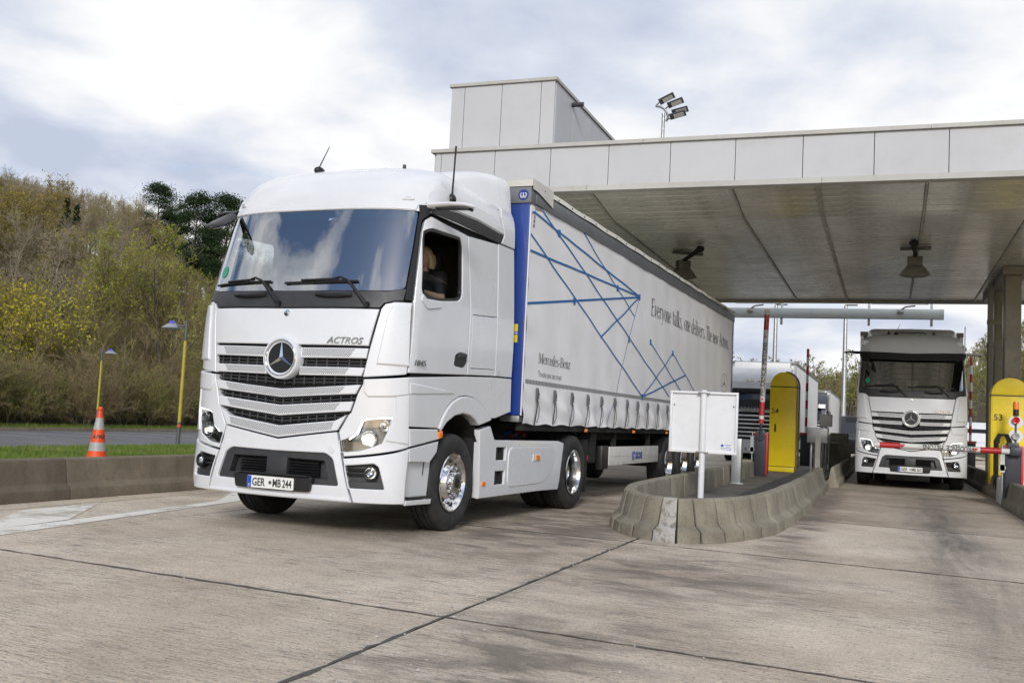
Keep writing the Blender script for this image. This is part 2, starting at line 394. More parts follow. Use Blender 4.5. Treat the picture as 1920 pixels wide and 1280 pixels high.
# ------------------------------------------------------------------ wheel
def wheel(parent, c, side, style, dual=False):
    ax = (side, 0, 0); w_ = empty('wheel', c, 0, parent); o = (0, 0, 0)
    prof = [(.30, -.125), (.345, -.15), (.42, -.158), (.475, -.148), (.498, -.128)]
    for h in (-.085, -.035, .035, .085):
        prof += [(.506, h-.010), (.492, h-.008), (.492, h+.008), (.506, h+.010)]
    prof += [(.498, .128), (.475, .148), (.45, .153), (.445, .156), (.42, .158), (.38, .156), (.345, .15), (.30, .125)]
    MB().lathe(prof, o, ax, 44).build('tyre', RUBBER, w_, 30)
    if dual: MB().lathe([(r, h-.34) for r, h in prof], o, ax, 36).build('inner_tyre', RUBBER, w_, 30)
    if style == 'front':
        rp = [(.302, .118), (.304, .150), (.290, .156), (.280, .146), (.268, .105), (.25, .085), (.228, .092), (.19, .14), (.182, .162), (.172, .168), (.12, .166), (.112, .16), (.108, .185), (.092, .198), (.055, .20), (.05, .19), (.0, .19)]
    elif style == 'rear':
        rp = [(.302, .118), (.304, .150), (.290, .156), (.280, .140), (.272, .05), (.265, -.03), (.235, -.055), (.19, -.06), (.175, -.045), (.13, -.04), (.125, .03), (.105, .05), (.06, .055), (0, .055)]
    else:
        rp = [(.302, .118), (.304, .150), (.290, .156), (.278, .13), (.268, .06), (.245, .03), (.21, .05), (.18, .075), (.12, .075), (.115, .10), (.09, .12), (0, .12)]
    rm = MB().lathe(rp, o, ax, 44).build('rim', CHROME if style == 'front' else ALU, w_, 30)
    nut = MB(); hol = MB()
    for k in range(10):
        q = 2*math.pi*k/10; y, z = math.cos(q), math.sin(q)
        rr, h0, h1 = {'front': (.147, .16, .19), 'rear': (.152, -.05, -.015), 'trailer': (.15, .07, .10)}[style]
        nut.cyl((side*h0, y*rr, z*rr), (side*h1, y*rr, z*rr), .017, .014, 8)
        q += math.pi/10; y, z = math.cos(q), math.sin(q)
        if style == 'front':
            M = Matrix.Rotation(q, 3, 'X') ; nut_c = Vector((side*.112, y*.215, z*.215))
            hol.ball(nut_c, (.006, .020, .030), 10, 6, M)
        elif style == 'trailer': hol.ball((side*.048, y*.225, z*.225), (.012, .016, .03), 8, 6, Matrix.Rotation(q, 3, 'X'))
    nut.build('wheel_nuts', CHROME if style == 'front' else STEEL, rm, 30)
    if hol.v: hol.build('hand_holes', MATTE, rm, 30)
    if style == 'front': MB().lathe([(.052, .192), (.05, .203), (.0, .206)], o, ax, 20).build('hub_cap', MATTE, rm)
    MB().cyl((side*-.1, 0, 0), (side*.02, 0, 0), .2, .2, 20).build('brake_drum', MATTE, w_)
    return w_
# ------------------------------------------------------------------ tractor unit
def lathe_at(mb, c, ax, prof, n=24): return mb.lathe(prof, c, ax, n)
def star(mb, c, r, t=.02, w_=.16):
    # three-pointed star in the x-z plane facing -y: ridge in the middle
    P = []
    for k in range(6):
        q = math.pi/2+k*math.pi/3; rr = r if k % 2 == 0 else r*w_; P.append((c[0]+rr*math.cos(q), c[2]+rr*math.sin(q)))
    V = [(c[0], c[1]-t, c[2])]+[(x, c[1], z) for x, z in P]
    mb.add(V, [(0, 1+k, 1+(k+1) % 6) for k in range(6)]); return mb
def build_tractor(root):
    T = root
    # --- roof and upper body
    zs = [3.2, 3.23, 3.26, 3.3, 3.36, 3.42, 3.48, 3.54, 3.6, 3.65, 3.69, 3.725, 3.755, 3.78, 3.8, 3.812, 3.82]
    ts = [0.0, .04, .1, .18, .28, .4, .55, .7, .85, 1.0, 1.15, 1.3, 1.45, 1.57]
    mb = MB(); n = 2*len(ts)-1+2*8; V = []
    def ring(z, o_=0):
        y0, W_ = fY(z), fW(z); half = [(W_*math.sin(t)**(2/3) if t > 0 else 0, y0+BOW*(1-math.cos(t))) for t in ts]
        ys = y0+BOW; half += [(W_, ys+(2.32-ys)*k/8) for k in range(1, 9)]
        return [(-x, y, z) for x, y in reversed(half[1:])]+[(x, y, z) for x, y in half]
    rows = [ring(z) for z in zs]; n = len(rows[0])
    for r_ in rows: V += r_
    mb.add(V, [(i*n+j, i*n+j+1, (i+1)*n+j+1, (i+1)*n+j) for i in range(len(zs)-1) for j in range(n-1)])
    top = rows[-1]; k0 = len(mb.v); mid = n//2
    mb.add(top, [tuple((j, j+1, n-2-j, n-1-j)) for j in range(mid)])
    roof = mb.build('roof', WHITE, T, 50, fix=False)
    # front lip strip over the windscreen
    panel('roof_lip', cF, sym([(0, 3.202), (1.09, 3.206), (1.10, 3.262), (0, 3.256)]), WHITE, T, off=.012, rim=.03, res=.1)
    for s in (1, -1):
        panel('roof_side_fairing', cS, [(.60, 3.29), (.64, 3.40), (.74, 3.47), (.9, 3.50), (1.3, 3.50), (1.9, 3.475), (2.36, 3.42), (2.40, 3.31), (1.7, 3.345), (1.23, 3.332), (.7, 3.288)], WHITE, T, off=.014, rim=.03, bev=.008, s=s)
        panel('roof_band', cS, [(.64, 3.198), (.79, 3.205), (1.22, 3.212), (1.57, 3.205), (2.32, 3.19), (2.40, 3.30), (1.7, 3.335), (1.23, 3.322), (.68, 3.278)], BLACK, T, off=.006, rim=.03, s=s)
        panel('rear_side_fairing', cS, [(2.33, 3.195), (2.715, 3.195), (2.735, 3.5), (2.735, 3.64), (2.44, 3.64), (2.34, 3.52), (2.415, 3.31)], WHITE, T, off=.012, rim=.05, bev=.006, s=s)
        # marker lamp in the roof
        lm = panel('roof_marker_lamp', cF, rounded([(.95, 3.305), (1.06, 3.312), (1.05, 3.355), (.96, 3.348)], .015), SIGNW, T, off=.016, rim=.02, s=s)
        panel('lens', cF, rounded([(.975, 3.318), (1.035, 3.322), (1.03, 3.342), (.98, 3.338)], .008), CLEAR, lm, off=.019, rim=.005, bev=.001, s=s)
    # rear air deflector
    D = MB(); st = [(1.42, .62, 3.79, 3.78), (1.6, .80, 3.86, 3.76), (1.85, .93, 3.945, 3.72), (2.15, 1.02, 4.02, 3.66), (2.45, 1.08, 4.06, 3.62), (2.66, 1.11, 4.075, 3.60), (2.72, 1.115, 4.05, 3.60), (2.73, 1.11, 3.9, 3.6)]
    V = []
    for y, w_, zt, zb in st:
        h = zt-zb; r_ = min(.16, h*.8, w_*.5); half = [(0, zt+.01), (w_*.5, zt)]+[(w_-r_+r_*math.sin(q), zt-r_+r_*math.cos(q)) for q in (0, .4, .8, 1.2, 1.57)]+[(w_+.03, zb)]
        V += [(-x, y, z) for x, z in reversed(half[1:])]+[(x, y, z) for x, z in half]
    n = len(V)//len(st); D.add(V, [(i*n+j, i*n+j+1, (i+1)*n+j+1, (i+1)*n+j) for i in range(len(st)-1) for j in range(n-1)]); D.add(V[-n:], [tuple(range(n))])
    D.build('air_deflector', WHITE, T, 50)
    # --- windscreen and wipers
    panel('windscreen', cF, rounded(sym([(0, 2.347), (.6, 2.35), (1.0, 2.36), (1.145, 2.385), (1.135, 2.8), (1.115, 3.195), (.6, 3.199), (0, 3.195)]), .04, 3), GLASS, T, off=-.002, rim=.012, bev=.002, res=.06)
    panel('screen_tint_strip', cF, sym([(0, 3.12), (1.11, 3.12), (1.11, 3.196), (0, 3.196)]), mat('tint_band', (.02, .10, .11), .2), T, off=-.016, rim=.004, bev=.001, res=.09)
    wp = panel('wiper_panel', cF, sym([(0, 2.178), (.968, 2.188), (1.0, 2.235), (1.08, 2.262), (1.15, 2.27), (1.155, 2.39), (1.0, 2.352), (0, 2.34)]), DGREY, T, off=.004, rim=.04, res=.08)
    for xa, xb in ((.30, .68), (-.70, -.30)):
        h = MB(); P = [cF(xa+(xb-xa)*k/8, 2.31)+Vector((0, -.012-.03*(1-abs(k/4-1)**4), -.012*math.sin(k/8*3.1))) for k in range(9)]
        h.tube(P, [.024]+[.02]*3+[.018]+[.02]*3+[.026], 8).build('grab_handle', BLACK, wp, 40)
    for x0, x1, xp in ((-.10, .72, .85), (-1.05, -.28, -.12)):
        w_ = MB(); base = cF(xp, 2.215)+Vector((0, -.03, 0)); mid = cF(x1-.12, 2.47)+Vector((0, -.045, 0))
        w_.cyl(base+Vector((0, .03, 0)), base+Vector((0, -.02, 0)), .03, .024, 12)
        w_.tube([base, base.lerp(mid, .45)+Vector((.012, -.012, .0)), base.lerp(mid, .92)+Vector((.01, -.012, 0)), mid+Vector((-.06, 0, .012)), cF((x0+x1)/2+.1, 2.455)+Vector((0, -.03, 0))], [.022, .017, .013, .011, .009], 8)
        arm = w_.build('wiper_arm', BLACK, T, 40)
        b_ = MB(); b_.tube([cF(x0+(x1-x0)*k/8, 2.425+.02*k/8)+Vector((0, -.016, 0)) for k in range(9)], .012, 6); b_.tube([cF(x0+.2+(x1-x0-.4)*k/6, 2.45+.015*k/6)+Vector((0, -.03, 0)) for k in range(7)], .012, 6)
        b_.build('wiper_blade', BLACK, arm, 40)
    # --- front flap and grille
    fp = panel('front_flap', cF, sym([(0, 1.806), (.905, 1.812), (.972, 2.176), (0, 2.168)]), WHITE, T, off=.012, rim=.05, bev=.008, res=.07)
    bc = cF(0, 2.118)
    bd = MB().lathe([(.0, .03), (.030, .028), (.034, .02), (.034, 0)], bc, (0, -1, 0), 20).build('badge', CHROME, fp)
    star(MB(), bc+Vector((0, -.031, 0)), .026, .004).build('badge_star', BLACK, bd, 10)
    text('ACTROS', .088, mat('dark_chrome', (.28, .28, .29), .15, 1), fp, basis(cF(.49, 1.832)+Vector((0, -.022, 0)), (1, .16, 0), (0, 0, 1)), ext=.006, shear=.35, xs=1.05, bold=.001)
    panel('grille_backing', cF, sym([(0, .87), (.66, .97), (.95, 1.5), (.93, 1.83), (0, 1.83)]), MATTE, T, off=-.085, rim=.01, res=.1)
    fins = MB()
    for z0, z1, xe in ((1.642, 1.65, .88), (1.46, 1.49, .85), (1.262, 1.335, .80), (1.085, 1.16, .74)):
        for dz in (-.02, .012):
            fins.tube([cF(xe*k/6-0, z0+dz+(z1-z0)*abs(k/6))+Vector((0, .04, 0)) for k in range(-6, 7)], .008, 5)
        for k in range(-7, 8): fins.cyl(cF(xe*k/7.5, z0-.04+(z1-z0)*abs(k/7.5))+Vector((0, .045, 0)), cF(xe*k/7.5, z0+.035+(z1-z0)*abs(k/7.5))+Vector((0, .045, 0)), .009, n=5)
    fins.build('radiator_fins', DGREY, T, 40)
    for hl, st_, both in (([(.19, 1.68), (.893, 1.692), (.907, 1.797), (.19, 1.787)], [(.215, 1.703), (.73, 1.708), (.775, 1.783), (.215, 1.777)], 1),
                          ([(.19, 1.512), (.857, 1.522), (.887, 1.612), (.19, 1.603)], [(.205, 1.532), (.69, 1.54), (.735, 1.60), (.205, 1.592)], 1)):
        for s in (1, -1):
            so = panel('grille_slat', cF, hl, WHITE, T, off=.006, rim=.07, bev=.008, s=s)
            panel('perforated_strip', cF, st_, PERF, so, off=.009, rim=.01, bev=.002, s=s)
    for hl, st_ in (([(0, 1.29), (.815, 1.352), (.862, 1.45), (.4, 1.408), (0, 1.38)], [(0, 1.306), (.655, 1.36), (.705, 1.425), (.4, 1.398), (0, 1.37)]),
                    ([(0, 1.112), (.77, 1.185), (.802, 1.289), (0, 1.222)], [(0, 1.135), (.615, 1.195), (.665, 1.265), (0, 1.21)]),
                    ([(0, .902), (.655, 1.0), (.745, 1.162), (.62, 1.098), (0, 1.022)], [(0, .925), (.59, 1.012), (.615, 1.083), (0, 1.01)])):
        so = panel('grille_slat', cF, sym(hl), WHITE, T, off=.01, rim=.07, bev=.008)
        panel('perforated_strip', cF, sym(st_), PERF, so, off=.013, rim=.01, bev=.002)
    ec = Vector((0, -.012, 1.675)); em = MB().lathe([(.150, .03), (.178, .034), (.186, .046), (.200, .044), (.207, .03), (.210, -.06)], ec, (0, -1, 0), 48).build('emblem', WHITE, T, 30)
    MB().torus(ec+Vector((0, -.04, 0)), (0, 1, 0), .174, .011, 48, 8).build('emblem_ring', CHROME, em, 60)
    MB().lathe([(0, .028), (.168, .03)], ec, (0, -1, 0), 40).build('emblem_disc', BLACK, em)
    star(MB(), ec+Vector((0, -.032, 0)), .17, .026, .15).build('emblem_star', CHROME, em, 5)
    # --- bumper
    bpc = panel('bumper', cF, sym([(0, .333), (.838, .333), (.716, .748), (.664, .942), (.652, .992), (.33, .944), (0, .893)]), WHITE, T, holes=[rounded(sym([(0, .475), (.712, .482), (.632, .735), (.552, .785), (0, .777)]), .03, 3)], off=.012, rim=.09, bev=.008, res=.06)
    panel('bumper_lip', cF, sym([(0, .336), (.83, .338), (.818, .385), (0, .385)]), WHITE, bpc, off=.03, rim=.06, bev=.012, res=.09)
    for s in (1, -1):
        cpt = cF(s*.605, .818); MB().lathe([(.0, .016), (.036, .016), (.04, .013), (.04, 0)], cpt, (0, -1, 0), 20).build('tow_cap', WHITE, bpc)
    ik = panel('lower_intake', cF, rounded(sym([(0, .40), (.73, .40), (.65, .76), (.565, .80), (0, .79)]), .03, 3), DGREY, T, off=-.10, rim=.02, res=.1)
    panel('intake_frame', cF, rounded(sym([(0, .47), (.718, .478), (.636, .738), (.555, .789), (0, .781)]), .03, 3), DGREY, ik, holes=[sym([(0, .535), (.58, .54), (.535, .71), (0, .715)])], off=-.015, rim=.07, bev=.006, res=.08)
    lv = MB()
    for k in range(6):
        for a, b in ((.13, .46), (-.46, -.13)):
            MB().box(((a+b)/2, .055, .548+k*.027), (b-a, .05, .010), Matrix.Rotation(R(25), 3, 'X')).build('intake_louvre', BLACK, ik, 30)
    MB().b2((-.12, -.0, .52), (.12, .1, .72)).build('sensor_block', DGREY, ik, bevel=.012)
    br = panel('plate_bracket', cF, rounded(sym([(0, .405), (.43, .415), (.455, .548), (0, .55)]), .02, 3), BLACK, T, off=.055, rim=.10, bev=.01, res=.08)
    st2 = MB().b2((-.40, -.10, .552), (.42, .02, .558)).build('bumper_step', DGREY, br, bevel=.002)
    plate = MB(); y0 = -.082
    plate.prism(rounded([(-.27, .412), (.27, .412), (.27, .527), (-.27, .527)], .012, 3), lambda a, b: (a, y0+.008, b), lambda a, b: (a, y0, b))
    pl = plate.build('number_plate', PLATEW, T, 30)
    for s in (1, -1):
        bcor = panel('bumper_corner', cT, [tx(.846, .333), ty(.345, .333), ty(.36, .858), tx(.726, .744)], WHITE, T, holes=[rounded([tx(.755, .68), tx(1.02, .71), tx(1.062, .68), tx(1.12, .472), tx(.812, .47)], .02, 3)], off=.012, rim=.08, bev=.008, res=.06, s=s)
        fg = panel('fog_recess', cT, [tx(.74, .70), tx(1.03, .73), tx(1.08, .69), tx(1.135, .46), tx(.80, .46)], DGREY, T, off=-.055, rim=.02, s=s)
        panel('recess_floor', cT, [tx(.80, .475), tx(1.115, .477), tx(1.10, .54), tx(.785, .535)], DGREY, fg, off=-.01, rim=.05, s=s)
        c = cF(1.0, .622); ax = Vector((.35, -1, 0)).normalized(); c = c+ax*.0
        ax = Vector((s*ax.x, ax.y, 0)); c = Vector((s*c.x, c.y, c.z))
        fl = MB().lathe([(.070, -.06), (.070, .02), (.064, .026), (.056, .022), (.054, .0)], c, ax, 28).build('fog_lamp', BLACK, fg, 30)
        MB().lathe([(.0, -.035), (.03, -.03), (.054, .0)], c, ax, 24).build('reflector', CHROME, fl, 60)
        MB().lathe([(.0, .016), (.03, .013), (.054, .004)], c, ax, 24).build('lens', CLEAR, fl, 60)
        fn = MB()
        for z in (.60, .645): fn.tube([cF(s*(.77+.17*k/3), z)+Vector((0, .02, 0)) for k in range(4)], .012, 6)
        fn.build('fog_fins', BLACK, fg, 40)
        # head lamp
        HLP = [tx(.70, .80), tx(.68, .905), tx(.745, .928), tx(.84, .985), tx(.88, 1.105), tx(.93, 1.135), ty(.205, 1.158), ty(.195, 1.08), tx(1.07, .90), tx(.88, .82)]
        sur = panel('headlamp_surround', cT, [tx(.732, .758), ty(.362, .872), ty(.34, 1.2), ty(.31, 1.545), tx(.875, 1.503), tx(.872, 1.455), tx(.825, 1.35), tx(.808, 1.285), tx(.778, 1.185), tx(.752, 1.158), tx(.666, .995), tx(.676, .945)], WHITE, T, holes=[HLP], off=.004, rim=.08, bev=.006, res=.06, s=s)
        panel('wing_flare', cT, [tx(.882, 1.498), ty(.305, 1.54), ty(.315, 1.375), tx(1.15, 1.35), tx(.93, 1.335), tx(.89, 1.38)], WHITE, sur, off=.022, rim=.03, bev=.01, res=.06, s=s)
        panel('outer_flare', cT, [tx(1.10, .925), ty(.345, .90), ty(.32, 1.37), ty(.215, 1.35), ty(.225, 1.15)], WHITE, sur, off=.016, rim=.02, bev=.008, res=.06, s=s)
        hl = panel('headlamp', cT, [tx(.68, .78), tx(.66, .92), tx(.83, 1.0), tx(.86, 1.13), ty(.22, 1.18), ty(.205, 1.08), tx(1.08, .88), tx(.88, .80)], LAMPBOWL, T, off=-.11, rim=.01, s=s)
        for (x, z, r_, lit) in ((.965, .935, .078, 1), (1.085, 1.06, .055, 0)):
            c = cF(x, z)+Vector((-.02, .035, 0)); c.x *= s; ax = Vector((s*.3, -1, 0))
            MB().lathe([(.0, -.05), (r_*.5, -.04), (r_*.86, -.012), (r_, .02), (r_*.94, .024)], c, ax, 28).build('reflector', CHROME, hl, 50)
            MB().ball(c, r_*.36 if lit else r_*.35, 14, 8).build('bulb', LAMPON if lit else CLEAR, hl, 60)
        fb = MB()
        fb.tube([cT(*p)+Vector((0, .02, 0)) for p in (tx(.765, .925), tx(.845, .985), tx(.885, 1.105), tx(.935, 1.128), tx(1.06, 1.142), ty(.20, 1.148))], .010, 6)
        dr = (fb if s > 0 else fb.mirror()).build('running_light', DRL, hl, 60)
        panel('indicator', cT, [tx(.695, .812), tx(.682, .90), tx(.738, .918), tx(.752, .825)], BLACK, hl, off=-.006, rim=.05, bev=.006, s=s)
        panel('indicator_lens', cT, [tx(.705, .83), tx(.696, .89), tx(.728, .902), tx(.738, .838)], CLEAR, hl, off=-.001, rim=.004, bev=.001, s=s)
        panel('lamp_cover', cT, HLP, CLEAR, hl, off=-.004, rim=.004, bev=.002, res=.06, s=s)
        # upper corner fairing
        cf = panel('corner_fairing', cT, [tx(.982, 2.18), tx(1.012, 2.228), tx(1.085, 2.255), ty(.333, 2.262), ty(.31, 1.78), ty(.288, 1.562), tx(.866, 1.515), tx(.914, 1.80)], WHITE, T, off=.008, rim=.05, bev=.008, res=.05, s=s)
        panel('fairing_flare', cT, [tx(1.045, 2.12), tx(1.075, 2.215), ty(.318, 2.225), ty(.30, 1.64), tx(.985, 1.645)], WHITE, cf, off=.028, rim=.025, bev=.014, res=.05, s=s)
        panel('pillar_trim', cT, [tx(1.158, 2.28), ty(.335, 2.28), ty(.392, 2.53), ty(.497, 2.99), ty(.535, 3.11), ty(.625, 3.19), ty(.68, 3.278), tx(1.105, 3.268), tx(1.122, 3.19), tx(1.138, 2.9), tx(1.152, 2.45)], BLACK, T, off=.006, rim=.04, res=.06, s=s)
        # cab side
        WIN = rounded([(.455, 2.385), (.52, 3.0), (.64, 3.05), (1.30, 3.075), (1.345, 3.0), (1.355, 2.45), (1.27, 2.395), (.88, 2.345), (.56, 2.33)], .05, 3)
        dr = panel('door', cS, [(.298, 1.578), (1.53, 1.632), (1.548, 2.36), (1.474, 3.03), (1.47, 3.13), (.84, 3.157), (.645, 3.17), (.565, 3.12), (.52, 3.0), (.405, 2.53), (.35, 2.27), (.322, 1.78)], WHITE, T, holes=[WIN], off=.0, rim=.05, bev=.006, res=.07, s=s)
        wf = panel('window_frame', cS, inset(WIN, .004) if area(WIN) > 0 else inset(WIN, -.004), BLACK, dr, holes=[inset(WIN, .028) if area(WIN) > 0 else inset(WIN, -.028)], off=-.012, rim=.03, bev=.003, s=s)
        lowg = [(.50, 2.37), (.52, 2.60), (1.34, 2.52), (1.335, 2.46), (1.26, 2.41), (.88, 2.36), (.57, 2.345)]
        panel('window_pane', cS, lowg, SGLASS, dr, off=-.03, rim=.004, bev=.001, s=s)
        panel('window_sill', cS, rounded([(.44, 2.30), (.47, 2.37), (.56, 2.325), (.88, 2.33), (.86, 2.27), (.58, 2.225)], .03, 3), WHITE, dr, off=.014, rim=.02, bev=.008, s=s)
        hd = panel('door_handle', cS, rounded([(1.21, 1.715), (1.235, 1.83), (1.33, 1.865), (1.50, 1.862), (1.50, 1.76), (1.42, 1.705)], .03, 3), BLACK, dr, off=.006, rim=.02, bev=.004, s=s)
        panel('handle_grip', cS, rounded([(1.27, 1.80), (1.47, 1.82), (1.47, 1.855), (1.29, 1.845)], .01, 2), DGREY, hd, off=.03, rim=.03, bev=.006, s=s)
        if s > 0: text('1845', .078, GREYP, dr, basis(cS(.36, 1.66)+Vector((.004, 0, 0)), (.12, 1, .02), (0, 0, 1)), ext=.003, shear=.25, xs=1.3)
        HA = rounded([(1.605, 1.708), (2.315, 1.735), (2.292, 2.338), (1.612, 2.292)], .03, 3)
        sp = panel('side_panel', cS, [(1.540, 1.634), (2.243, 1.662), (2.252, 3.15), (2.262, 3.178), (1.482, 3.128), (1.484, 3.03), (1.558, 2.36)], WHITE, T, holes=[HA], off=.0, rim=.05, bev=.005, res=.09, s=s)
        panel('locker_hatch', cS, inset(HA, .007) if area(HA) > 0 else inset(HA, -.007), WHITE, T, off=-.001, rim=.03, bev=.004, res=.1, s=s)
        panel('side_extender', cS, [(2.252, 1.662), (2.73, 1.672), (2.75, 1.98), (2.722, 3.19), (2.275, 3.186), (2.262, 3.15)], WHITE, T, off=.002, rim=.05, bev=.006, res=.09, s=s)
        arch_o = [(.93, 1.062), (1.0, 1.17), (1.1, 1.27), (1.22, 1.345), (1.38, 1.40), (1.54, 1.414), (1.72, 1.40), (1.9, 1.35), (2.05, 1.275), (2.2, 1.185)]
        arch_i = [(.985, 1.03), (1.1, 1.12), (1.28, 1.195), (1.464, 1.222), (1.64, 1.205), (1.78, 1.16), (1.87, 1.10)]
        lp = panel('lower_side_panel', cS, [(.312, 1.545), (.337, 1.068)]+arch_o+[(2.325, 1.188), (2.755, 1.272), (2.735, 1.664), (2.25, 1.654), (1.53, 1.622)], WHITE, T, off=.0, rim=.05, bev=.006, res=.08, s=s)
        panel('side_crease', cS, [(.32, 1.49), (.33, 1.38), (.9, 1.405), (1.25, 1.43), (1.0, 1.455)], WHITE, lp, off=.012, rim=.02, bev=.01, res=.08, s=s)
        panel('wheel_arch', cS, arch_o+[(2.19, 1.16)]+arch_i[::-1], WHITE, T, off=.018, rim=.12, bev=.012, res=.06, s=s)
        panel('front_quarter', cS, [(.34, 1.055), (.915, 1.055), (.955, .95), (.362, .876)], WHITE, T, off=.012, rim=.05, bev=.008, s=s)
        panel('front_quarter_lower', cS, [(.365, .862), (.965, .935), (.935, .82), (.80, .722), (.378, .732)], WHITE, T, off=.004, rim=.05, bev=.006, s=s)
        stp = panel('step_well', cS, [(.35, .325), (.86, .315), (.93, .86), (.375, .80)], WHITE, T, off=-.05, rim=.05, bev=.01, s=s)
        panel('step_tread', cS, [(.40, .378), (.82, .372), (.82, .392), (.40, .398)], BLACK, stp, off=.0, rim=.06, bev=.003, s=s)
        panel('step_edge', cS, [(.352, .318), (.865, .308), (.87, .365), (.355, .372)], WHITE, stp, off=.008, rim=.07, bev=.006, s=s)
        a_ = MB().box((0, 0, 0), (.03, .075, .07), Matrix.Rotation(.2, 3, 'X')); a_.v = [(s*(x+1.262), y+.965, z+1.0) for x, y, z in a_.v]
        a_.build('side_indicator', ORANGE, T, bevel=.008)
        # skirt
        V1 = [(2.41, .715), (2.69, .715), (2.70, .862), (2.41, .862)]; V2 = [(2.40, .435), (2.67, .440), (2.68, .592), (2.40, .592)]
        sk = panel('side_skirt', cS, [(1.935, 1.06), (2.224, 1.105), (2.34, .962), (2.40, .948), (4.40, .938), (4.61, .907), (4.475, .29), (3.84, .302), (2.0, .296)], WHITE, T, holes=[V1, V2], off=-.004, rim=.08, bev=.008, res=.1, s=s)
        panel('skirt_inset', cS, rounded([(2.75, .86), (4.42, .852), (4.1, .50), (3.85, .405), (2.75, .395)], .12, 4), WHITE, sk, off=.006, rim=.012, bev=.008, res=.1, s=s)
        panel('skirt_vent', cS, [(2.38, .70), (2.72, .70), (2.72, .88), (2.38, .88)], ALU, sk, off=-.06, rim=.01, s=s); panel('skirt_vent', cS, [(2.38, .42), (2.70, .42), (2.70, .61), (2.38, .61)], ALU, sk, off=-.06, rim=.01, s=s)
        for y in (2.44, 2.60):
            for z0, z1 in ((.70, .88), (.42, .61)): MB().b2((s*1.17, y, z0), (s*1.225, y+.06, z1)).build('vent_slat', MATTE, sk)
        for y, z, a, b in ((3.62, .735, .13, .05),):
            panel('marker_base', cS, [(y-a, z-b), (y+a, z-b), (y+a*.9, z+b*.7), (y-a*.9, z+b*.7)], WHITE, sk, off=.014, rim=.012, bev=.006, s=s)
        panel('marker_lamp', cS, [(3.58, .70), (3.69, .70), (3.69, .755), (3.58, .755)], ORANGE, sk, off=.026, rim=.02, bev=.004, s=s)
        panel('marker_lamp', cS, [(2.05, .44), (2.13, .44), (2.13, .485), (2.05, .485)], ORANGE, sk, off=.012, rim=.02, bev=.004, s=s)
        # dark body behind the seams
        bk = panel_mb(cS, [(.36, 1.10), (.95, 1.10), (1.4, 1.43), (2.7, 1.3), (2.7, 3.26), (.70, 3.27), (.56, 3.14), (.44, 2.5)], [inset(WIN, -.02) if area(WIN) > 0 else inset(WIN, .02)], off=-.055, rim=.002, res=.15)
        (bk if s > 0 else bk.mirror()).build('inner_side', MATTE, T, 40, fix=False)
        # camera mirror arm
        P0 = Vector((s*1.17, .66, 3.275)); mc = MB()
        for i, (dx, dy, dz, a, b) in enumerate(((0, 0, 0, .075, .036), (.09, .02, .01, .07, .030), (.22, .05, .02, .065, .026), (.34, .10, .02, .055, .024), (.41, .14, .012, .04, .018), (.425, .15, .006, .014, .007))):
            for k in range(12):
                q = 2*math.pi*k/12; mc.v.append(tuple(P0+Vector((s*dx, dy+a*math.cos(q)*1.1, dz+b*math.sin(q)))))
            if i: mc.f += [((i-1)*12+k, (i-1)*12+(k+1) % 12, i*12+(k+1) % 12, i*12+k) for k in range(12)]
        mc.f.append(tuple(range(60, 72)))
        ca = mc.build('mirror_camera_arm', WHITE if s > 0 else BLACK, T, 50)
        MB().box(P0+Vector((s*.22, .06, -.022)), (.34, .09, .014), Matrix.Rotation(s*R(14), 3, 'Z')).build('camera_underside', BLACK, ca, bevel=.008)
        MB().cyl(P0+Vector((s*.37, .14, -.01)), P0+Vector((s*.375, .19, -.012)), .02, .018, 12).build('camera_lens', BLACK, ca)
    bf = panel_mb(cF, sym([(0, 1.50), (.9, 1.52), (1.2, 1.56), (1.195, 2.3), (0, 2.3)]), off=-.06, rim=.002, res=.12); bf.build('inner_front', MATTE, T, 40, fix=False)
    # kerb mirror hanging at the top right of the screen
    A = Vector((-1.10, .40, 3.17)); B = Vector((-1.03, -.02, 2.985)); mc = MB(); d_ = (B-A).normalized(); sd = Vector((1, .1, 0)).normalized(); up_ = sd.cross(d_).normalized()
    if up_.z < 0: up_ = -up_
    st_ = ((-.06, .05, .05), (.05, .07, .055), (.16, .095, .045), (.28, .10, .04), (.38, .085, .032), (.44, .05, .02), (.455, .015, .008))
    for i, (l, w_, h_) in enumerate(st_):
        for k in range(14):
            q = 2*math.pi*k/14; mc.v.append(tuple(A+d_*l+sd*w_*math.cos(q)+up_*h_*(math.sin(q) if math.sin(q) > 0 else .35*math.sin(q))))
        if i: mc.f += [((i-1)*14+k, (i-1)*14+(k+1) % 14, i*14+(k+1) % 14, i*14+k) for k in range(14)]
    mc.f.append(tuple(range((len(st_)-1)*14, len(st_)*14))); mc.f.append(tuple(range(13, -1, -1)))
    arm = mc.build('kerb_mirror', BLACK, T, 50)
    MB().prism([(.12, -.07), (.16, -.085), (.28, -.088), (.37, -.07), (.41, -.03), (.41, .03), (.37, .07), (.28, .088), (.16, .085), (.12, .07)], lambda l, w_: A+d_*l+sd*w_-up_*.014, lambda l, w_: A+d_*l+sd*w_-up_*.02).build('mirror_glass', MIRG, arm, 30)
    # roof fittings
    an = MB().ball((-.38, .93, 3.785), (.05, .07, .045), 12, 8).build('roof_aerial', BLACK, T, 60); MB().tube([(-.38, .92, 3.81), (-.28, .95, 4.05)], [.007, .004], 6).build('aerial_rod', BLACK, an)
    an = MB().ball((1.205, 1.05, 3.43), (.045, .055, .06), 12, 8).build('roof_aerial', BLACK, T, 60); MB().tube([(1.205, 1.05, 3.46), (1.205, 1.07, 3.80), (1.205, 1.08, 4.0)], [.011, .009, .011], 6).build('aerial_rod', BLACK, an)
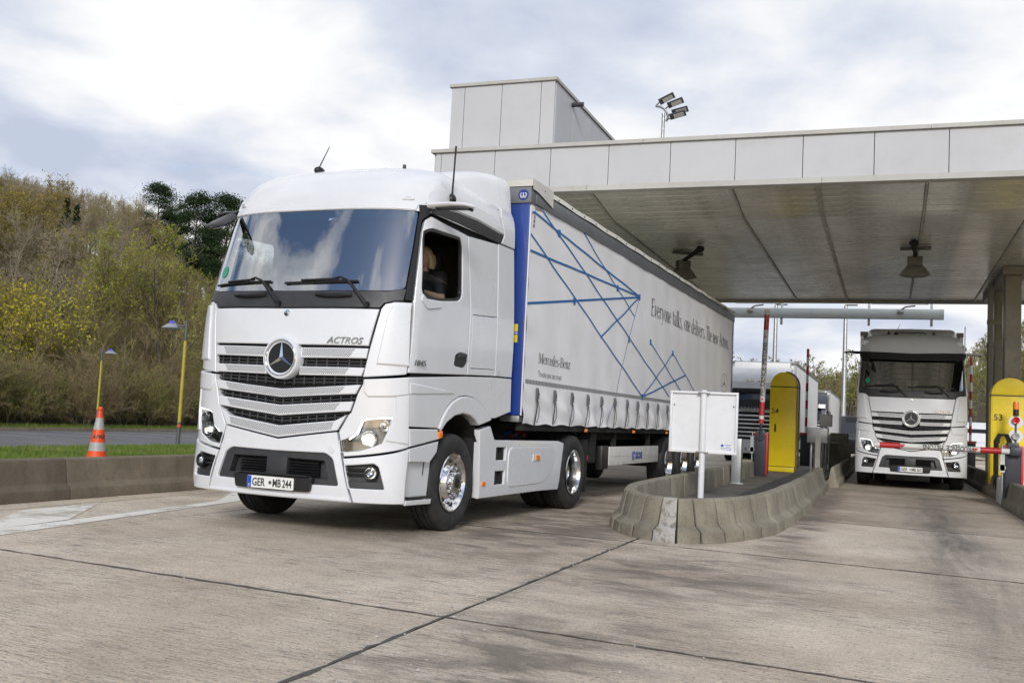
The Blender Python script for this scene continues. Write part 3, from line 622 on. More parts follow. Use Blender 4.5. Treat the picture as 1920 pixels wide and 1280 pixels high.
    for x, y in ((-.55, 1.25), (.50, 1.25)): MB().lathe([(.05, 0), (.045, .012), (.022, .016), (.017, .075), (0, .078)], (x, y, 3.81), (0, 0, 1), 12).build('roof_beacon_socket', BLACK, T)
    MB().tube([(-.42, 1.28, 3.82), (-.36, 1.28, 3.85), (.26, 1.28, 3.855), (.33, 1.28, 3.82)], .014, 6).build('roof_rail', DGREY, T)
    # --- chassis
    ch = MB()
    for s in (1, -1): ch.b2((s*.36, .6, .70), (s*.46, 6.35, .97))
    for y in (2.6, 3.6, 4.6, 6.2): ch.b2((-.36, y, .74), (.36, y+.12, .92))
    ch.build('chassis_frame', MATTE, T)
    MB().b2((-.62, .5, .55), (.62, 2.0, 1.45)).b2((-.9, .22, .42), (.9, .5, .9)).build('engine', MATTE, T, bevel=.03)  # plain black block in the engine space, added to keep light from passing underneath
    for s in (1, -1): MB().b2((s*.55, 2.08, .34), (s*1.15, 4.3, .90)).build('side_tank', MATTE, T, bevel=.06)
    for s in (1, -1):
        mbh = MB(); mbh.grid(lambda u, v: (s*v, 1.40+.66*math.cos(u), .56+.66*math.sin(u)), [R(a) for a in range(-5, 190, 13)], [.55, 1.21]); mbh.build('wheel_house', MATTE, T, 60)
        MB().b2((s*.62, 1.92, .25), (s*1.18, 1.95, 1.1)).build('front_mudflap', MATTE, T)
        mbh = MB(); mbh.grid(lambda u, v: (s*v, 5.08+.60*math.cos(u), .5+.575*math.sin(u)), [R(a) for a in range(20, 165, 12)], [.58, 1.14]); mbh.build('rear_mudguard', BLACK, T, 60)
        MB().b2((s*.60, 5.69, .20), (s*1.20, 5.71, .95)).build('rear_mudflap', MATTE, T)
        MB().b2((s*1.16, 5.715, .66), (s*1.205, 5.74, .72)).build('tail_marker', REDL, T)
        wheel(T, (s*1.077, 1.38, .503), s, 'front'); wheel(T, (s*1.077, 5.08, .503), s, 'rear', True)
    MB().cyl((-1.0, 5.08, .5), (1.0, 5.08, .5), .12).ball((0, 5.08, .5), .25).build('rear_axle', MATTE, T)
    MB().cyl((-1.0, 1.38, .45), (1.0, 1.38, .45), .07).build('front_axle', MATTE, T)
    fw = MB(); fw.lathe([(0, .05), (.44, .05), (.46, .02), (.46, 0)], (0, 4.5, 1.12), (0, 0, 1), 24); fw.b2((-.45, 4.3, .97), (.45, 4.7, 1.13)); fw.build('fifth_wheel', MATTE, T)
    hz = MB(); hz.b2((-.45, 2.35, .97), (.45, 2.75, 2.2)); hz.build('air_tank_rack', MATTE, T)
    for x, m_ in ((1.0, LBLUE), (1.08, REDP)): MB().tube([(x-.35, 2.9+x, .97), (x-.3, 3.1+x, 1.03), (x-.2, 3.0+x, .99)], .02, 6).build('air_hose', m_, T)
    # --- cabin
    cb = MB(); cb.b2((-1.15, .35, 1.62), (1.15, 2.24, 1.66)); cb.b2((-1.15, 2.2, 1.66), (1.15, 2.24, 3.19)); cb.b2((-1.12, .75, 3.17), (1.12, 2.2, 3.19)); cb.build('cabin_lining', CABIN, T)
    ds = MB(); ds.grid(lambda u, v: (u, .16+BOW*(1-math.sqrt(1-min(.99, abs(u)/1.22)**3))+v*.42, 2.33+.03*math.sin(v*3)-(.0 if v < .8 else .25*(v-.8)/.2)), [-1.1+2.2*k/20 for k in range(21)], [k/8 for k in range(9)]); ds.build('dashboard', DASH, T, 40)
    MB().b2((-.5, .5, 1.7), (.3, .75, 2.3)).build('dash_console', DGREY, T, bevel=.04)
    tb = MB(); M = Matrix.Rotation(R(-18), 3, 'X'); tb.box((.02, .215, 2.47), (.27, .012, .235), M); tb.build('dash_card', mat('dash_card_grey', (.45, .43, .44), .6), T, bevel=.012)
    for x in (.62, -.62):
        se = MB().b2((x-.26, 1.05, 1.85), (x+.26, 1.55, 2.08)).build('seat', SEATM, T, bevel=.06)
        M = Matrix.Rotation(R(-10), 3, 'X'); MB().box((x, 1.62, 2.42), (.5, .14, .72), M).build('seat_back', SEATM, se, bevel=.05); MB().box((x, 1.71, 2.88), (.28, .1, .2), M).build('headrest', SEATM, se, bevel=.04)
    sw = MB(); axw = Vector((0, -.75, .66)); sw.torus((.62, .68, 2.36), axw, .225, .016, 32, 8); sw.ball((.62, .68, 2.35), (.07, .05, .06)); sw.tube([(.42, .68, 2.36), (.82, .68, 2.36)], .014, 6); sw.tube([(.62, .68, 2.35), (.62, .5, 2.1)], .03, 8); sw.build('steering_wheel', DGREY, T, 60)
    panel('screen_sticker', cF, [(-1.0+.055*math.cos(q*.45), 2.57+.065*math.sin(q*.45)) for q in range(14)], GSTICK, T, off=.003, rim=.002, bev=.0005)
    return T
def plate_text(T, s2):
    y = -.0835
    pl = [o for o in KIDS[T.name] if o.name.startswith('number_plate')][0]
    MB().b2((-.268, y, .415), (-.222, y+.004, .524)).build('plate_band', EUBLUE, pl)
    text('D', .03, PLATEW, pl, basis((-.255, y-.001, .428), (1, 0, 0), (0, 0, 1)), ext=.001)
    text('GER', .105, PRINT, pl, basis((-.212, y, .433), (1, 0, 0), (0, 0, 1)), ext=.001, xs=.78, bold=.002)
    MB().lathe([(0, .002), (.017, .002), (.018, 0)], (.0, y, .47), (0, -1, 0), 14).build('plate_seal', GREYP, pl)
    text('MB', .105, PRINT, pl, basis((.028, y, .433), (1, 0, 0), (0, 0, 1)), ext=.001, xs=.70, bold=.002)
    text(s2, .105, PRINT, pl, basis((.142, y, .433), (1, 0, 0), (0, 0, 1)), ext=.001, xs=.68, bold=.002)
TRO = Vector((-5.542, 8.429, 0)); TRZ = -R(2.996)
truck = empty('semi_truck', TRO, TRZ)
tag(truck, 'large white tractor unit driving out of the toll lane, plate ending 244', 'truck', 'white tractor units with star emblem')
build_tractor(truck); plate_text(truck, '244')
# ------------------------------------------------------------------ curtain-side trailer behind the near truck
def t2w(x, y, z=0): return TRO+Matrix.Rotation(TRZ, 3, 'Z') @ Vector((x, y, z))
TH = R(.82); FRONT = 2.95
_fr = Vector((0, 4.5, 0))+Matrix.Rotation(TH, 3, 'Z') @ Vector((0, FRONT-4.5, 0))
trailer = empty('semi_trailer', t2w(*_fr), TRZ+TH)
tag(trailer, 'long light grey curtain-side trailer with blue line pattern and dark lettering', 'trailer')
LEN = 13.6; BY0 = 3.42-FRONT; BSP = .664
BUCK = [BY0+BSP*k for k in range(20)]
def cx(y, z):
    x = 1.268+.004*math.sin(y*2.9+z*.7)+.003*math.sin(y*7.1+1.3*z)+.0025*math.sin(z*9+y*1.7)
    if z < 1.62:
        ph = (y-BY0)/BSP; k = math.floor(ph); f = ph-k; d = min(1, (1.62-z)/.3)
        x += d*(.017*math.sin(math.pi*f)**2-.010)*(1+.3*math.sin(k*2.3))+d*.016*math.sin(z*17+k*1.9+3*f)*math.sin(math.pi*f)+d*.012*math.sin(y*11+z*7)
    elif y < .6: x += .006*(1-y/.6)*math.sin(z*14)
    return x
mb = MB(); ys = list(np.linspace(.03, LEN-.04, 330)); zs_ = list(np.linspace(1.135, 1.66, 22))+list(np.linspace(1.7, 3.86, 34))
mb.grid(lambda y, z: (cx(y, z), y, z+(.006*math.sin(y*9.3)+.008*math.sin(math.pi*((y-BY0)/BSP))**2 if z < 1.14 else 0)), ys, zs_); curtain = mb.build('curtain', CURT, trailer, 60, fix=False)
for f in curtain.data.polygons: pass
m2 = MB(); m2.grid(lambda y, z: (-1.268, y, z), [.03, LEN-.04], [1.14, 3.86]); m2.build('far_curtain', CURT, trailer)
# headboard, header, roof
hb = MB().b2((-1.27, 0, 1.24), (1.272, .03, 3.80)).build('headboard', SIGNW, trailer, bevel=.004)
MB().b2((.80, -.035, 1.24), (1.262, -.002, 3.80)).build('corner_post', BLUE, hb, bevel=.01)
for zc in (2.285, 2.155): MB().b2((1.06, -.04, zc-.045), (1.19, -.036, zc+.045)).build('sticker', YSTICK, hb)
for zc in (2.285, 2.155): text('TARA  KG', .028, PRINT, hb, basis((1.07, -.041, zc+.004), (1, 0, 0), (0, 0, 1)), ext=.0005) if False else None
MB().b2((1.06, -.04, 2.215), (1.19, -.036, 2.228)).build('sticker', SIGNW, hb)
hd = MB().b2((-1.28, -.055, 3.80), (1.285, .12, 4.0)).build('header', RAILG, trailer, bevel=.012)
lg = MB().lathe([(0, .003), (.066, .003), (.068, 0)], (1.185, -.056, 3.90), (0, -1, 0), 28).build('maker_badge', BLUE, hd)
cr = MB(); c0 = Vector((1.185, -.0615, 3.90))
for a in (-1, 1): cr.tube([c0+Vector((a*x, 0, z)) for x, z in ((.008, -.022), (.034, -.02), (.04, 0), (.03, .02), (.018, .018))], .006, 5)
cr.tube([c0+Vector((0, 0, -.02)), c0+Vector((0, 0, .022))], .006, 5); cr.tube([c0+Vector((-.036, 0, -.033)), c0+Vector((.036, 0, -.033))], .005, 5); cr.build('badge_crown', PLATEW, lg)
for s in (1, -1):
    MB().b2((s*1.23, .12, 3.82), (s*1.288, LEN, 3.995)).build('top_rail', RAILG, trailer, bevel=.008)
    rv = MB()
    for k in range(26): rv.ball((s*1.304, .35+k*.52, 4.03), .010, 6, 4)
    rv.build('roof_studs', DGREY, trailer)
rf = MB(); rf.grid(lambda y, u: (1.30*u, y, (4.005 if abs(u) > .99 else 4.075+.02*(1-u*u))+(.006*math.sin(y*5+u*9))), list(np.linspace(-.045, LEN+.02, 60)), [-1, -.985, -.9, -.5, 0, .5, .9, .985, 1]); rf.build('roof_sheet', TARP, trailer, 60)
fr_ = MB(); fr_.grid(lambda x, v: (x, -.06-.012*v, 4.005+.095*v-.02*v*v), list(np.linspace(-1.30, 1.305, 20)), [0, .5, 1]); fr_.build('roof_front_flap', TARP, trailer, 60)
fl = MB(); fl.grid(lambda y, v: (1.306-.004*v, y, 3.97+.13*v-.09*(1-v)*max(0, (y-.1)/.55)), list(np.linspace(-.05, .66, 8)), [0, .5, 1]); fl.build('roof_corner_flap', TARP, trailer, 60)
MB().b2((-1.27, LEN-.06, 1.0), (1.27, LEN, 4.0)).build('rear_doors', DGREY, trailer, bevel=.01)
for s in (1, -1): MB().b2((s*1.20, LEN-.12, 1.05), (s*1.275, LEN+.005, 3.82)).build('rear_post', BLUE, trailer, bevel=.01)
# printed pattern
def strip(name, pts, wd, m, par):
    mb_ = MB()
    for a, b in zip(pts[:-1], pts[1:]):
        a = (a[0]-FRONT, a[1]); b = (b[0]-FRONT, b[1]); L = math.hypot(b[0]-a[0], b[1]-a[1]); n_ = max(2, int(L/.08)); nx, nz = -(b[1]-a[1])/L*wd/2, (b[0]-a[0])/L*wd/2
        V = []
        for k in range(n_+1):
            y = a[0]+(b[0]-a[0])*k/n_; z = a[1]+(b[1]-a[1])*k/n_
            V += [(cx(y+nx, z+nz)+.005, y+nx, z+nz), (cx(y-nx, z-nz)+.005, y-nx, z-nz)]
        mb_.add(V, [(2*k, 2*k+2, 2*k+3, 2*k+1) for k in range(n_)])
    return mb_.build(name, m, par, 0, fix=False)
LN = [([(2.985, 3.70), (3.08, 3.715), (7.94, 3.32)], .055), ([(3.12, 3.86), (10.24, 1.75)], .05), ([(2.985, 3.44), (3.02, 3.43), (8.37, 1.67)], .05), ([(2.985, 3.235), (7.94, 3.32)], .055),
      ([(2.985, 2.59), (7.94, 3.31)], .058), ([(4.81, 3.86), (7.69, 2.96)], .04), ([(5.92, 2.45), (7.94, 3.31)], .055), ([(7.95, 3.30), (7.04, 2.08), (6.82, 1.60), (6.57, 1.37), (6.40, 1.15)], .028),
      ([(8.75, 2.62), (11.08, 1.92), (12.2, 1.66)], .045), ([(10.42, 2.57), (8.37, 1.67)], .05), ([(10.42, 2.57), (12.32, 1.96), (13.2, 1.68)], .045), ([(8.37, 1.67), (11.49, 2.22)], .055)]
for p, w_ in LN: strip('printed_line', p, w_*.54, LBLUE, curtain)
for y, z in ((3.98, 3.63), (6.67, 3.285), (4.68, 2.83), (7.94, 3.31), (8.75, 2.635), (10.42, 2.575), (8.37, 1.67), (7.42, 2.555)): strip('printed_node', [(y-.045, z), (y+.045, z)], .10, LBLUE, curtain)
for k in range(5): strip('printed_square', [(3.075+k*.055, 3.785+.006*k), (3.115+k*.055, 3.788+.006*k)], .07, TAPE, curtain)
for k in range(4): strip('printed_square', [(3.05, 3.715-k*.055), (3.09, 3.718-k*.055)], .04, TAPE, curtain)
tp = mat('segmented_tape', (.16, .16, .16), .35); t_ = tp.node_tree; tcn = N(t_, 'ShaderNodeTexCoord'); wv = N(t_, 'ShaderNodeTexWave', bands_direction='Y', inp={'Scale': 6.2, 'Distortion': 0}); t_.links.new(tcn.outputs['Object'], wv.inputs[0])
t_.links.new(ramp(t_, wv.outputs['Fac'], [(.35, (.09, .09, .09)), (.6, (.42, .42, .42))]), t_.nodes['Principled BSDF'].inputs['Base Color'])
strip('reflective_tape', [(3.03, 1.655), (16.45, 1.655)], .05, tp, curtain)
def fit_text(s_, y0, y1, zb, cap, m, bold=0., x=1.279):
    o = text(s_, 1.0, m, curtain, Matrix.Identity(4), ext=0, bold=bold)
    co = np.array([v.co[:] for v in o.data.vertices]); w_ = co[:, 0].max()-co[:, 0].min(); capu = .73 if True else 1
    M = basis((x, y0-FRONT, zb), (0, 1, 0), (0, 0, 1)) @ Matrix.Diagonal(((y1-y0)/w_, cap/capu, 1, 1)) @ Matrix.Translation((-co[:, 0].min(), 0, 0)); o.data.transform(M)
    for v in o.data.vertices: v.co.x = cx(v.co.y, max(v.co.z, 1.63))+.006
    return o
# serif lettering drawn stroke by stroke: stems thick, curves and serifs thin
def serif_text(s_, y0, y1, zb, cap, m):
    TK, TN = .088, .038
    def ln(a, b, w0, w1=None): return ('l', a, b, w0, w0 if w1 is None else w1)
    def arc(cxx, cz, rx, rz, a0, a1): return ('a', cxx, cz, rx, rz, a0, a1)
    XH = .66
    def sf(x, z, w_=.20): return ln((x-w_/2, z), (x+w_/2, z), TN)
    def stem(x, a, b, s0=True, s1=True):
        L = [ln((x, a), (x, b), TK)]
        if s0: L.append(sf(x, a+.02))
        if s1: L.append(ln((x-.11, b-.03), (x, b-.02), TN))
        return L
    def bowl(x, z, rx, rz): return [arc(x, z, rx, rz, 0, 360)]
    G = {
     'E': (.52, stem(.12, 0, 1, True, False)+[sf(.12, .98), ln((.12, .98), (.46, .98), TN), ln((.12, .52), (.38, .52), TN), ln((.12, .02), (.48, .02), TN), ln((.47, .98), (.47, .82), TN), ln((.49, .02), (.49, .2), TN)]),
     'T': (.56, [ln((.28, 0), (.28, 1), TK), sf(.28, .02), ln((.04, .98), (.52, .98), TN), ln((.05, .98), (.05, .82), TN), ln((.51, .98), (.51, .82), TN)]),
     'A': (.60, [ln((.06, 0), (.29, 1), TN), ln((.29, 1), (.52, 0), TK), ln((.15, .36), (.42, .36), TN), sf(.06, .02), sf(.52, .02)]),
     'M': (.78, [ln((.10, 0), (.12, 1), TN), ln((.13, 1), (.38, .05), TK), ln((.38, .05), (.62, 1), TN), ln((.64, 1), (.66, 0), TK), sf(.1, .02), sf(.66, .02), sf(.08, .98, .14), sf(.66, .98, .14)]),
     'B': (.54, stem(.12, 0, 1, True, False)+[arc(.24, .76, .22, .22, -90, 90), arc(.26, .28, .25, .26, -90, 90), ln((.12, .98), (.26, .98), TN), ln((.12, .53), (.26, .53), TN), ln((.12, .02), (.26, .02), TN)]),
     'v': (.46, [ln((.07, XH), (.24, 0), TK), ln((.24, 0), (.40, XH), TN), sf(.07, XH-.02, .16), sf(.40, XH-.02, .12)]),
     'y': (.46, [ln((.07, XH), (.24, 0), TK), ln((.40, XH), (.17, -.28), TN), ln((.17, -.28), (.07, -.26), TN), sf(.07, XH-.02, .16), sf(.40, XH-.02, .12)]),
     'w': (.66, [ln((.06, XH), (.20, 0), TK), ln((.20, 0), (.33, XH), TN), ln((.33, XH), (.46, 0), TK), ln((.46, 0), (.60, XH), TN), sf(.06, XH-.02, .14), sf(.60, XH-.02, .12)]),
     'e': (.42, [arc(.21, .33, .16, .33, 10, 330), ln((.06, .38), (.36, .38), TN)]),
     'c': (.40, [arc(.21, .33, .16, .33, 40, 325)]),
     'o': (.44, bowl(.22, .33, .17, .33)),
     'd': (.46, [arc(.20, .33, .15, .33, 40, 320)]+[ln((.34, 0), (.34, 1.02), TK), ln((.26, 1.0), (.34, 1.0), TN), ln((.34, .02), (.43, .02), TN)]),
     'a': (.42, [ln((.30, 0), (.30, .48), TK), arc(.19, .48, .12, .18, 0, 160), arc(.17, .18, .11, .18, 60, 330), ln((.30, .02), (.39, .02), TN)]),
     'n': (.50, stem(.12, 0, XH)+[arc(.26, .42, .13, .24, 0, 150), ln((.38, 0), (.38, .45), TK), sf(.38, .02)]),
     'h': (.50, stem(.12, 0, 1.02)+[arc(.26, .42, .13, .24, 0, 150), ln((.38, 0), (.38, .45), TK), sf(.38, .02)]),
     'r': (.36, stem(.12, 0, XH)+[arc(.25, .48, .11, .17, 30, 150)]),
     'l': (.24, stem(.12, 0, 1.02)), 'i': (.24, stem(.12, 0, XH)+[ln((.06, .88), (.18, .88), .12)]),
     'k': (.48, stem(.12, 0, 1.02)+[ln((.14, .26), (.36, XH), TN), ln((.20, .34), (.40, 0), TK), sf(.40, .02), sf(.36, XH-.02, .16)]),
     't': (.30, [ln((.13, .06), (.13, .86), TK), ln((.03, XH-.02), (.26, XH-.02), TN), ln((.13, .03), (.26, .05), TN)]),
     's': (.36, [arc(.18, .49, .12, .16, 40, 250), arc(.17, .17, .13, .17, -150, 90)]),
     'z': (.40, [ln((.05, XH-.02), (.34, XH-.02), TN), ln((.34, XH), (.05, 0), TK), ln((.05, .02), (.36, .02), TN), ln((.06, XH), (.06, XH-.14), TN), ln((.35, 0), (.35, .14), TN)]),
     '-': (.28, [ln((.04, .33), (.24, .33), .07)]), '.': (.20, [ln((.05, .05), (.16, .05), .11)]), ',': (.20, [ln((.05, .05), (.16, .05), .11), ln((.14, .05), (.07, -.14), TN)]), ' ': (.26, [])}
    tot = sum(G[c][0] for c in s_); kx = (y1-y0)/tot; kz = cap; X = y0-FRONT; mb_ = MB()
    for c in s_:
        wd, S = G[c]
        for q in S:
            if q[0] == 'l':
                _, a, b, w0, w1 = q; vert = abs(b[1]-a[1]) > abs(b[0]-a[0])*.6
                d = (w0/2, 0) if vert else (0, w0/2)
                V = [(a[0]-d[0], a[1]-d[1]), (a[0]+d[0], a[1]+d[1]), (b[0]+d[0], b[1]+d[1]), (b[0]-d[0], b[1]-d[1])]
                V = [(X+kx*u, zb+kz*v) for u, v in V]; mb_.add([(cx(u, max(v, 1.63))+.006, u, v) for u, v in V], [(0, 1, 2, 3)])
            else:
                _, ax_, az, rx, rz, a0, a1 = q; n_ = 12; V = []
                for k in range(n_+1):
                    t = R(a0+(a1-a0)*k/n_); ca_, sa = math.cos(t), math.sin(t); th_ = TN+(TK-TN)*ca_*ca_
                    for e in (-1, 1): V.append((X+kx*(ax_+(rx+e*th_/2)*ca_), zb+kz*(az+(rz+e*TN/2)*sa)))
                mb_.add([(cx(u, max(v, 1.63))+.006, u, v) for u, v in V], [(2*k, 2*k+1, 2*k+3, 2*k+2) for k in range(n_)])
        X += kx*wd
    return mb_.build('lettering', m, curtain, 0, fix=False)
serif_text('Everyone talks, one delivers. The new Actros.', 8.70, 15.9, 3.10, .30, PRINT)
serif_text('Mercedes-Benz', 3.44, 4.62, 1.90, .13, PRINT)
fit_text('Trucks you can trust', 3.45, 4.32, 1.735, .075, TAPE)
rg = MB(); rg.add([(cx(12.6+r_*math.cos(q), 2.28)+.006, 12.6+r_*math.cos(q), 2.28+r_*.62*math.sin(q)) for q in [2*math.pi*k/40 for k in range(40)] for r_ in (.33, .355)], [(2*k, 2*k+1, (2*k+3) % 80, (2*k+2) % 80) for k in range(40)])
for k in range(3):
    q = math.pi/2+k*2*math.pi/3; e = Vector((math.cos(q), math.sin(q))); n_ = Vector((-e.y, e.x))*.03
    P = [(12.6+n_.x, 2.28+n_.y), (12.6+e.x*.33, 2.28+e.y*.33*.62), (12.6-n_.x, 2.28-n_.y)]; rg.add([(cx(u, v)+.006, u, v) for u, v in P], [(0, 1, 2)])
rg.build('printed_emblem', TAPE, curtain, 0, fix=False)
# buckles and straps
bkm = MB().box((0, 0, .02), (.018, .045, .16)).box((.010, 0, .045), (.016, .030, .085)).tube([(.016, -.01, .09), (.028, 0, .03), (.018, .01, -.04)], .006, 5)
b0 = None
for k, y in enumerate(BUCK):
    if b0 is None: b_ = b0 = bkm.build('buckle', GREYP, trailer, 40, bevel=.002)
    else: b_ = link(bpy.data.objects.new('buckle', b0.data), trailer)
    b_.location = (cx(y, 1.52)+.016, y, 1.49)
    s_ = MB(); dd = .02*math.sin(k*1.7); pts = [(.0, 0, -.04), (.006+.01*abs(dd), -.006, -.14), (.0, -.02+dd*.4, -.24), (-.012, -.03+dd, -.36)]
    V = []
    for p in pts: V += [(p[0]+.004, p[1]-.020, p[2]), (p[0]+.004, p[1]+.020, p[2])]
    s_.add(V, [(2*i, 2*i+1, 2*i+3, 2*i+2) for i in range(3)])
    s_.tube([(.012, .012, -.06), (.028, .025, -.16), (.024, .022, -.26), (.006, .008, -.33)], .005, 4); s_.build('strap', STRAP, b_, 40)
# under-frame
ch = MB()
for s in (1, -1): ch.b2((s*.55, .3, .92), (s*.66, LEN-.1, 1.12)); ch.b2((s*1.17, .1, 1.06), (s*1.215, LEN, 1.20))
for k in range(16): ch.b2((-1.2, .4+k*.84, 1.06), (1.2, .5+k*.84, 1.14))
ch.build('under_frame', MATTE, trailer)
MB().b2((1.0, -.02, 1.16), (1.25, .18, 1.235)).build('front_bracket', STEEL, trailer, bevel=.01)
lgm = MB()
for s in (1, -1): lgm.b2((s*.85, 2.75, .42), (s*.99, 2.89, 1.06)); lgm.b2((s*.80, 2.68, .36), (s*1.04, 2.96, .42))
lgm.b2((-.85, 2.78, .6), (.85, 2.86, .68)); lgm.build('landing_legs', MATTE, trailer)
MB().b2((.72, 3.2, .60), (1.12, 3.46, 1.05)).build('tool_box', MATTE, trailer, bevel=.02)
for s in (1, -1):
    sg = MB().b2((s*1.165, 6.79-FRONT, .555), (s*1.215, 9.80-FRONT, .84)).build('side_guard', OFFW, trailer, bevel=.006)
    gr = MB().b2((s*1.212, 6.80-FRONT, .69), (s*1.219, 9.79-FRONT, .70)).b2((s*1.212, 6.80-FRONT, .60), (s*1.219, 9.79-FRONT, .606)).build('guard_rib', OFFW, sg)
    MB().b2((s*1.10, 6.45-FRONT, .50), (s*1.21, 6.785-FRONT, .86)).build('guard_end', BLACK, sg, bevel=.03)
    for y in (7.2, 9.3): MB().b2((s*1.10, y-FRONT, .58), (s*1.165, y-FRONT+.08, 1.06)).build('guard_bracket', MATTE, sg)
    if s > 0:
        text('KRONE', .155, BLUE, sg, basis((1.217, 8.28-FRONT, .635), (0, 1, 0), (0, 0, 1)), ext=.002, xs=.80, bold=.006, shear=.1)
        cr = MB(); c0 = Vector((1.218, 8.15-FRONT, .70))
        for a in (-1, 1): cr.tube([c0+Vector((0, a*y, z)) for y, z in ((.012, -.05), (.06, -.045), (.075, 0), (.055, .045), (.02, .05))], .009, 5)
        cr.tube([c0+Vector((0, 0, -.04)), c0+Vector((0, 0, .055))], .009, 5); cr.tube([c0+Vector((0, -.07, -.075)), c0+Vector((0, .07, -.075))], .008, 5); cr.build('guard_logo', BLUE, sg)
    for y in (5.45, 7.95, 10.2): MB().b2((s*1.235, y-FRONT, 1.06), (s*1.262, y-FRONT+.09, 1.105)).build('side_marker', ORANGE, trailer, bevel=.005)
    for y in (10.55, 11.82, 13.09):
        wheel(trailer, (s*1.077, y-FRONT, .503), s, 'trailer')
        mg = MB(); mg.grid(lambda u, v: (s*v, y-FRONT+.58*math.cos(u), .5+.56*math.sin(u)), [R(a) for a in range(25, 160, 13)], [.85, 1.22]); mg.build('mudguard', BLACK, trailer, 60)
for y in (10.55, 11.82, 13.09): MB().cyl((-1, y-FRONT, .5), (1, y-FRONT, .5), .075).build('axle', MATTE, trailer)
MB().b2((-1.1, 13.75-FRONT, .35), (1.1, 13.77-FRONT, .95)).build('rear_mudflap', MATTE, trailer)
# ------------------------------------------------------------------ the other trucks in the lanes
def ribbed_trailer(root, m, length=13.6, top=4.0, ribs=True):
    bx = MB().b2((-1.27, 0, 1.15), (1.27, length, top)).build('box_body', m, root, bevel=.02)
    if ribs:
        r0 = None
        for k in range(14):
            if r0 is None: r0 = MB().b2((1.268, .5, 1.2), (1.278, .535, top-.12)).build('side_rib', m, bx); r_ = r0
            else: r_ = link(bpy.data.objects.new('side_rib', r0.data), bx); r_.location = (0, k*.93, 0)
    MB().b2((-1.29, -.02, top-.10), (1.29, length+.02, top+.02)).build('top_rail', RAILG, root, bevel=.008)
    MB().b2((-1.28, -.03, 1.12), (-1.2, .05, top-.1)).build('corner_post', STEEL, root); MB().b2((1.2, -.03, 1.12), (1.28, .05, top-.1)).build('corner_post', STEEL, root)
    MB().b2((-1.25, .1, .95), (1.25, length, 1.14)).build('under_frame', MATTE, root)
    for s in (1, -1):
        MB().b2((s*1.15, 3.5, .5), (s*1.2, 6.8, .9)).build('side_guard', OFFW, root, bevel=.01)
        for y in (7.6, 8.9, 10.2): wheel(root, (s*1.077, y, .503), s, 'trailer')
    return root
T2 = Vector((.52, 25.9, 0))
truck2 = copy_tree(truck); truck2.location = T2; truck2.rotation_euler = (0, 0, R(-.5))
# the copied plate carries its own number
def drop(o):
    for k in list(KIDS.get(o.name, [])): drop(k)
    KIDS.pop(o.name, None); bpy.data.objects.remove(o)
p2 = [o for o in KIDS[truck2.name] if o.name.startswith('number_plate')][0]
for k in list(KIDS.get(p2.name, [])): drop(k)
KIDS[p2.name] = []
plate_text(truck2, '263')
tag(truck2, 'white tractor unit waiting behind the lowered boom, dark sun visor, plate ending 263', 'truck', 'white tractor units with star emblem')
panel('sun_visor', cF, sym([(0, 3.06), (1.0, 3.08), (1.14, 3.16), (1.13, 3.27), (.95, 3.25), (0, 3.215)]), BLACK, truck2, off=.10, rim=.02, res=.1)
for s in (1, -1):
    c = Vector((s*1.06, .70, 3.52)); hl_ = MB().lathe([(.0, -.06), (.06, -.05), (.085, .0), (.09, .03), (.08, .035)], c, (0, -1, 0), 20).build('roof_spotlight', CHROME, truck2, 50)
    MB().lathe([(0, .03), (.078, .028)], c, (0, -1, 0), 20).build('lens', CLEAR, hl_, 50); MB().cyl(c+Vector((0, .02, -.12)), c, .02).build('lamp_bracket', CHROME, hl_)
t2t = empty('semi_trailer', T2+Vector((.02, 3.05, 0)), R(-.5)); tag(t2t, 'grey-topped trailer coupled behind the truck at the lowered boom', 'trailer'); ribbed_trailer(t2t, RAILG, top=4.02)
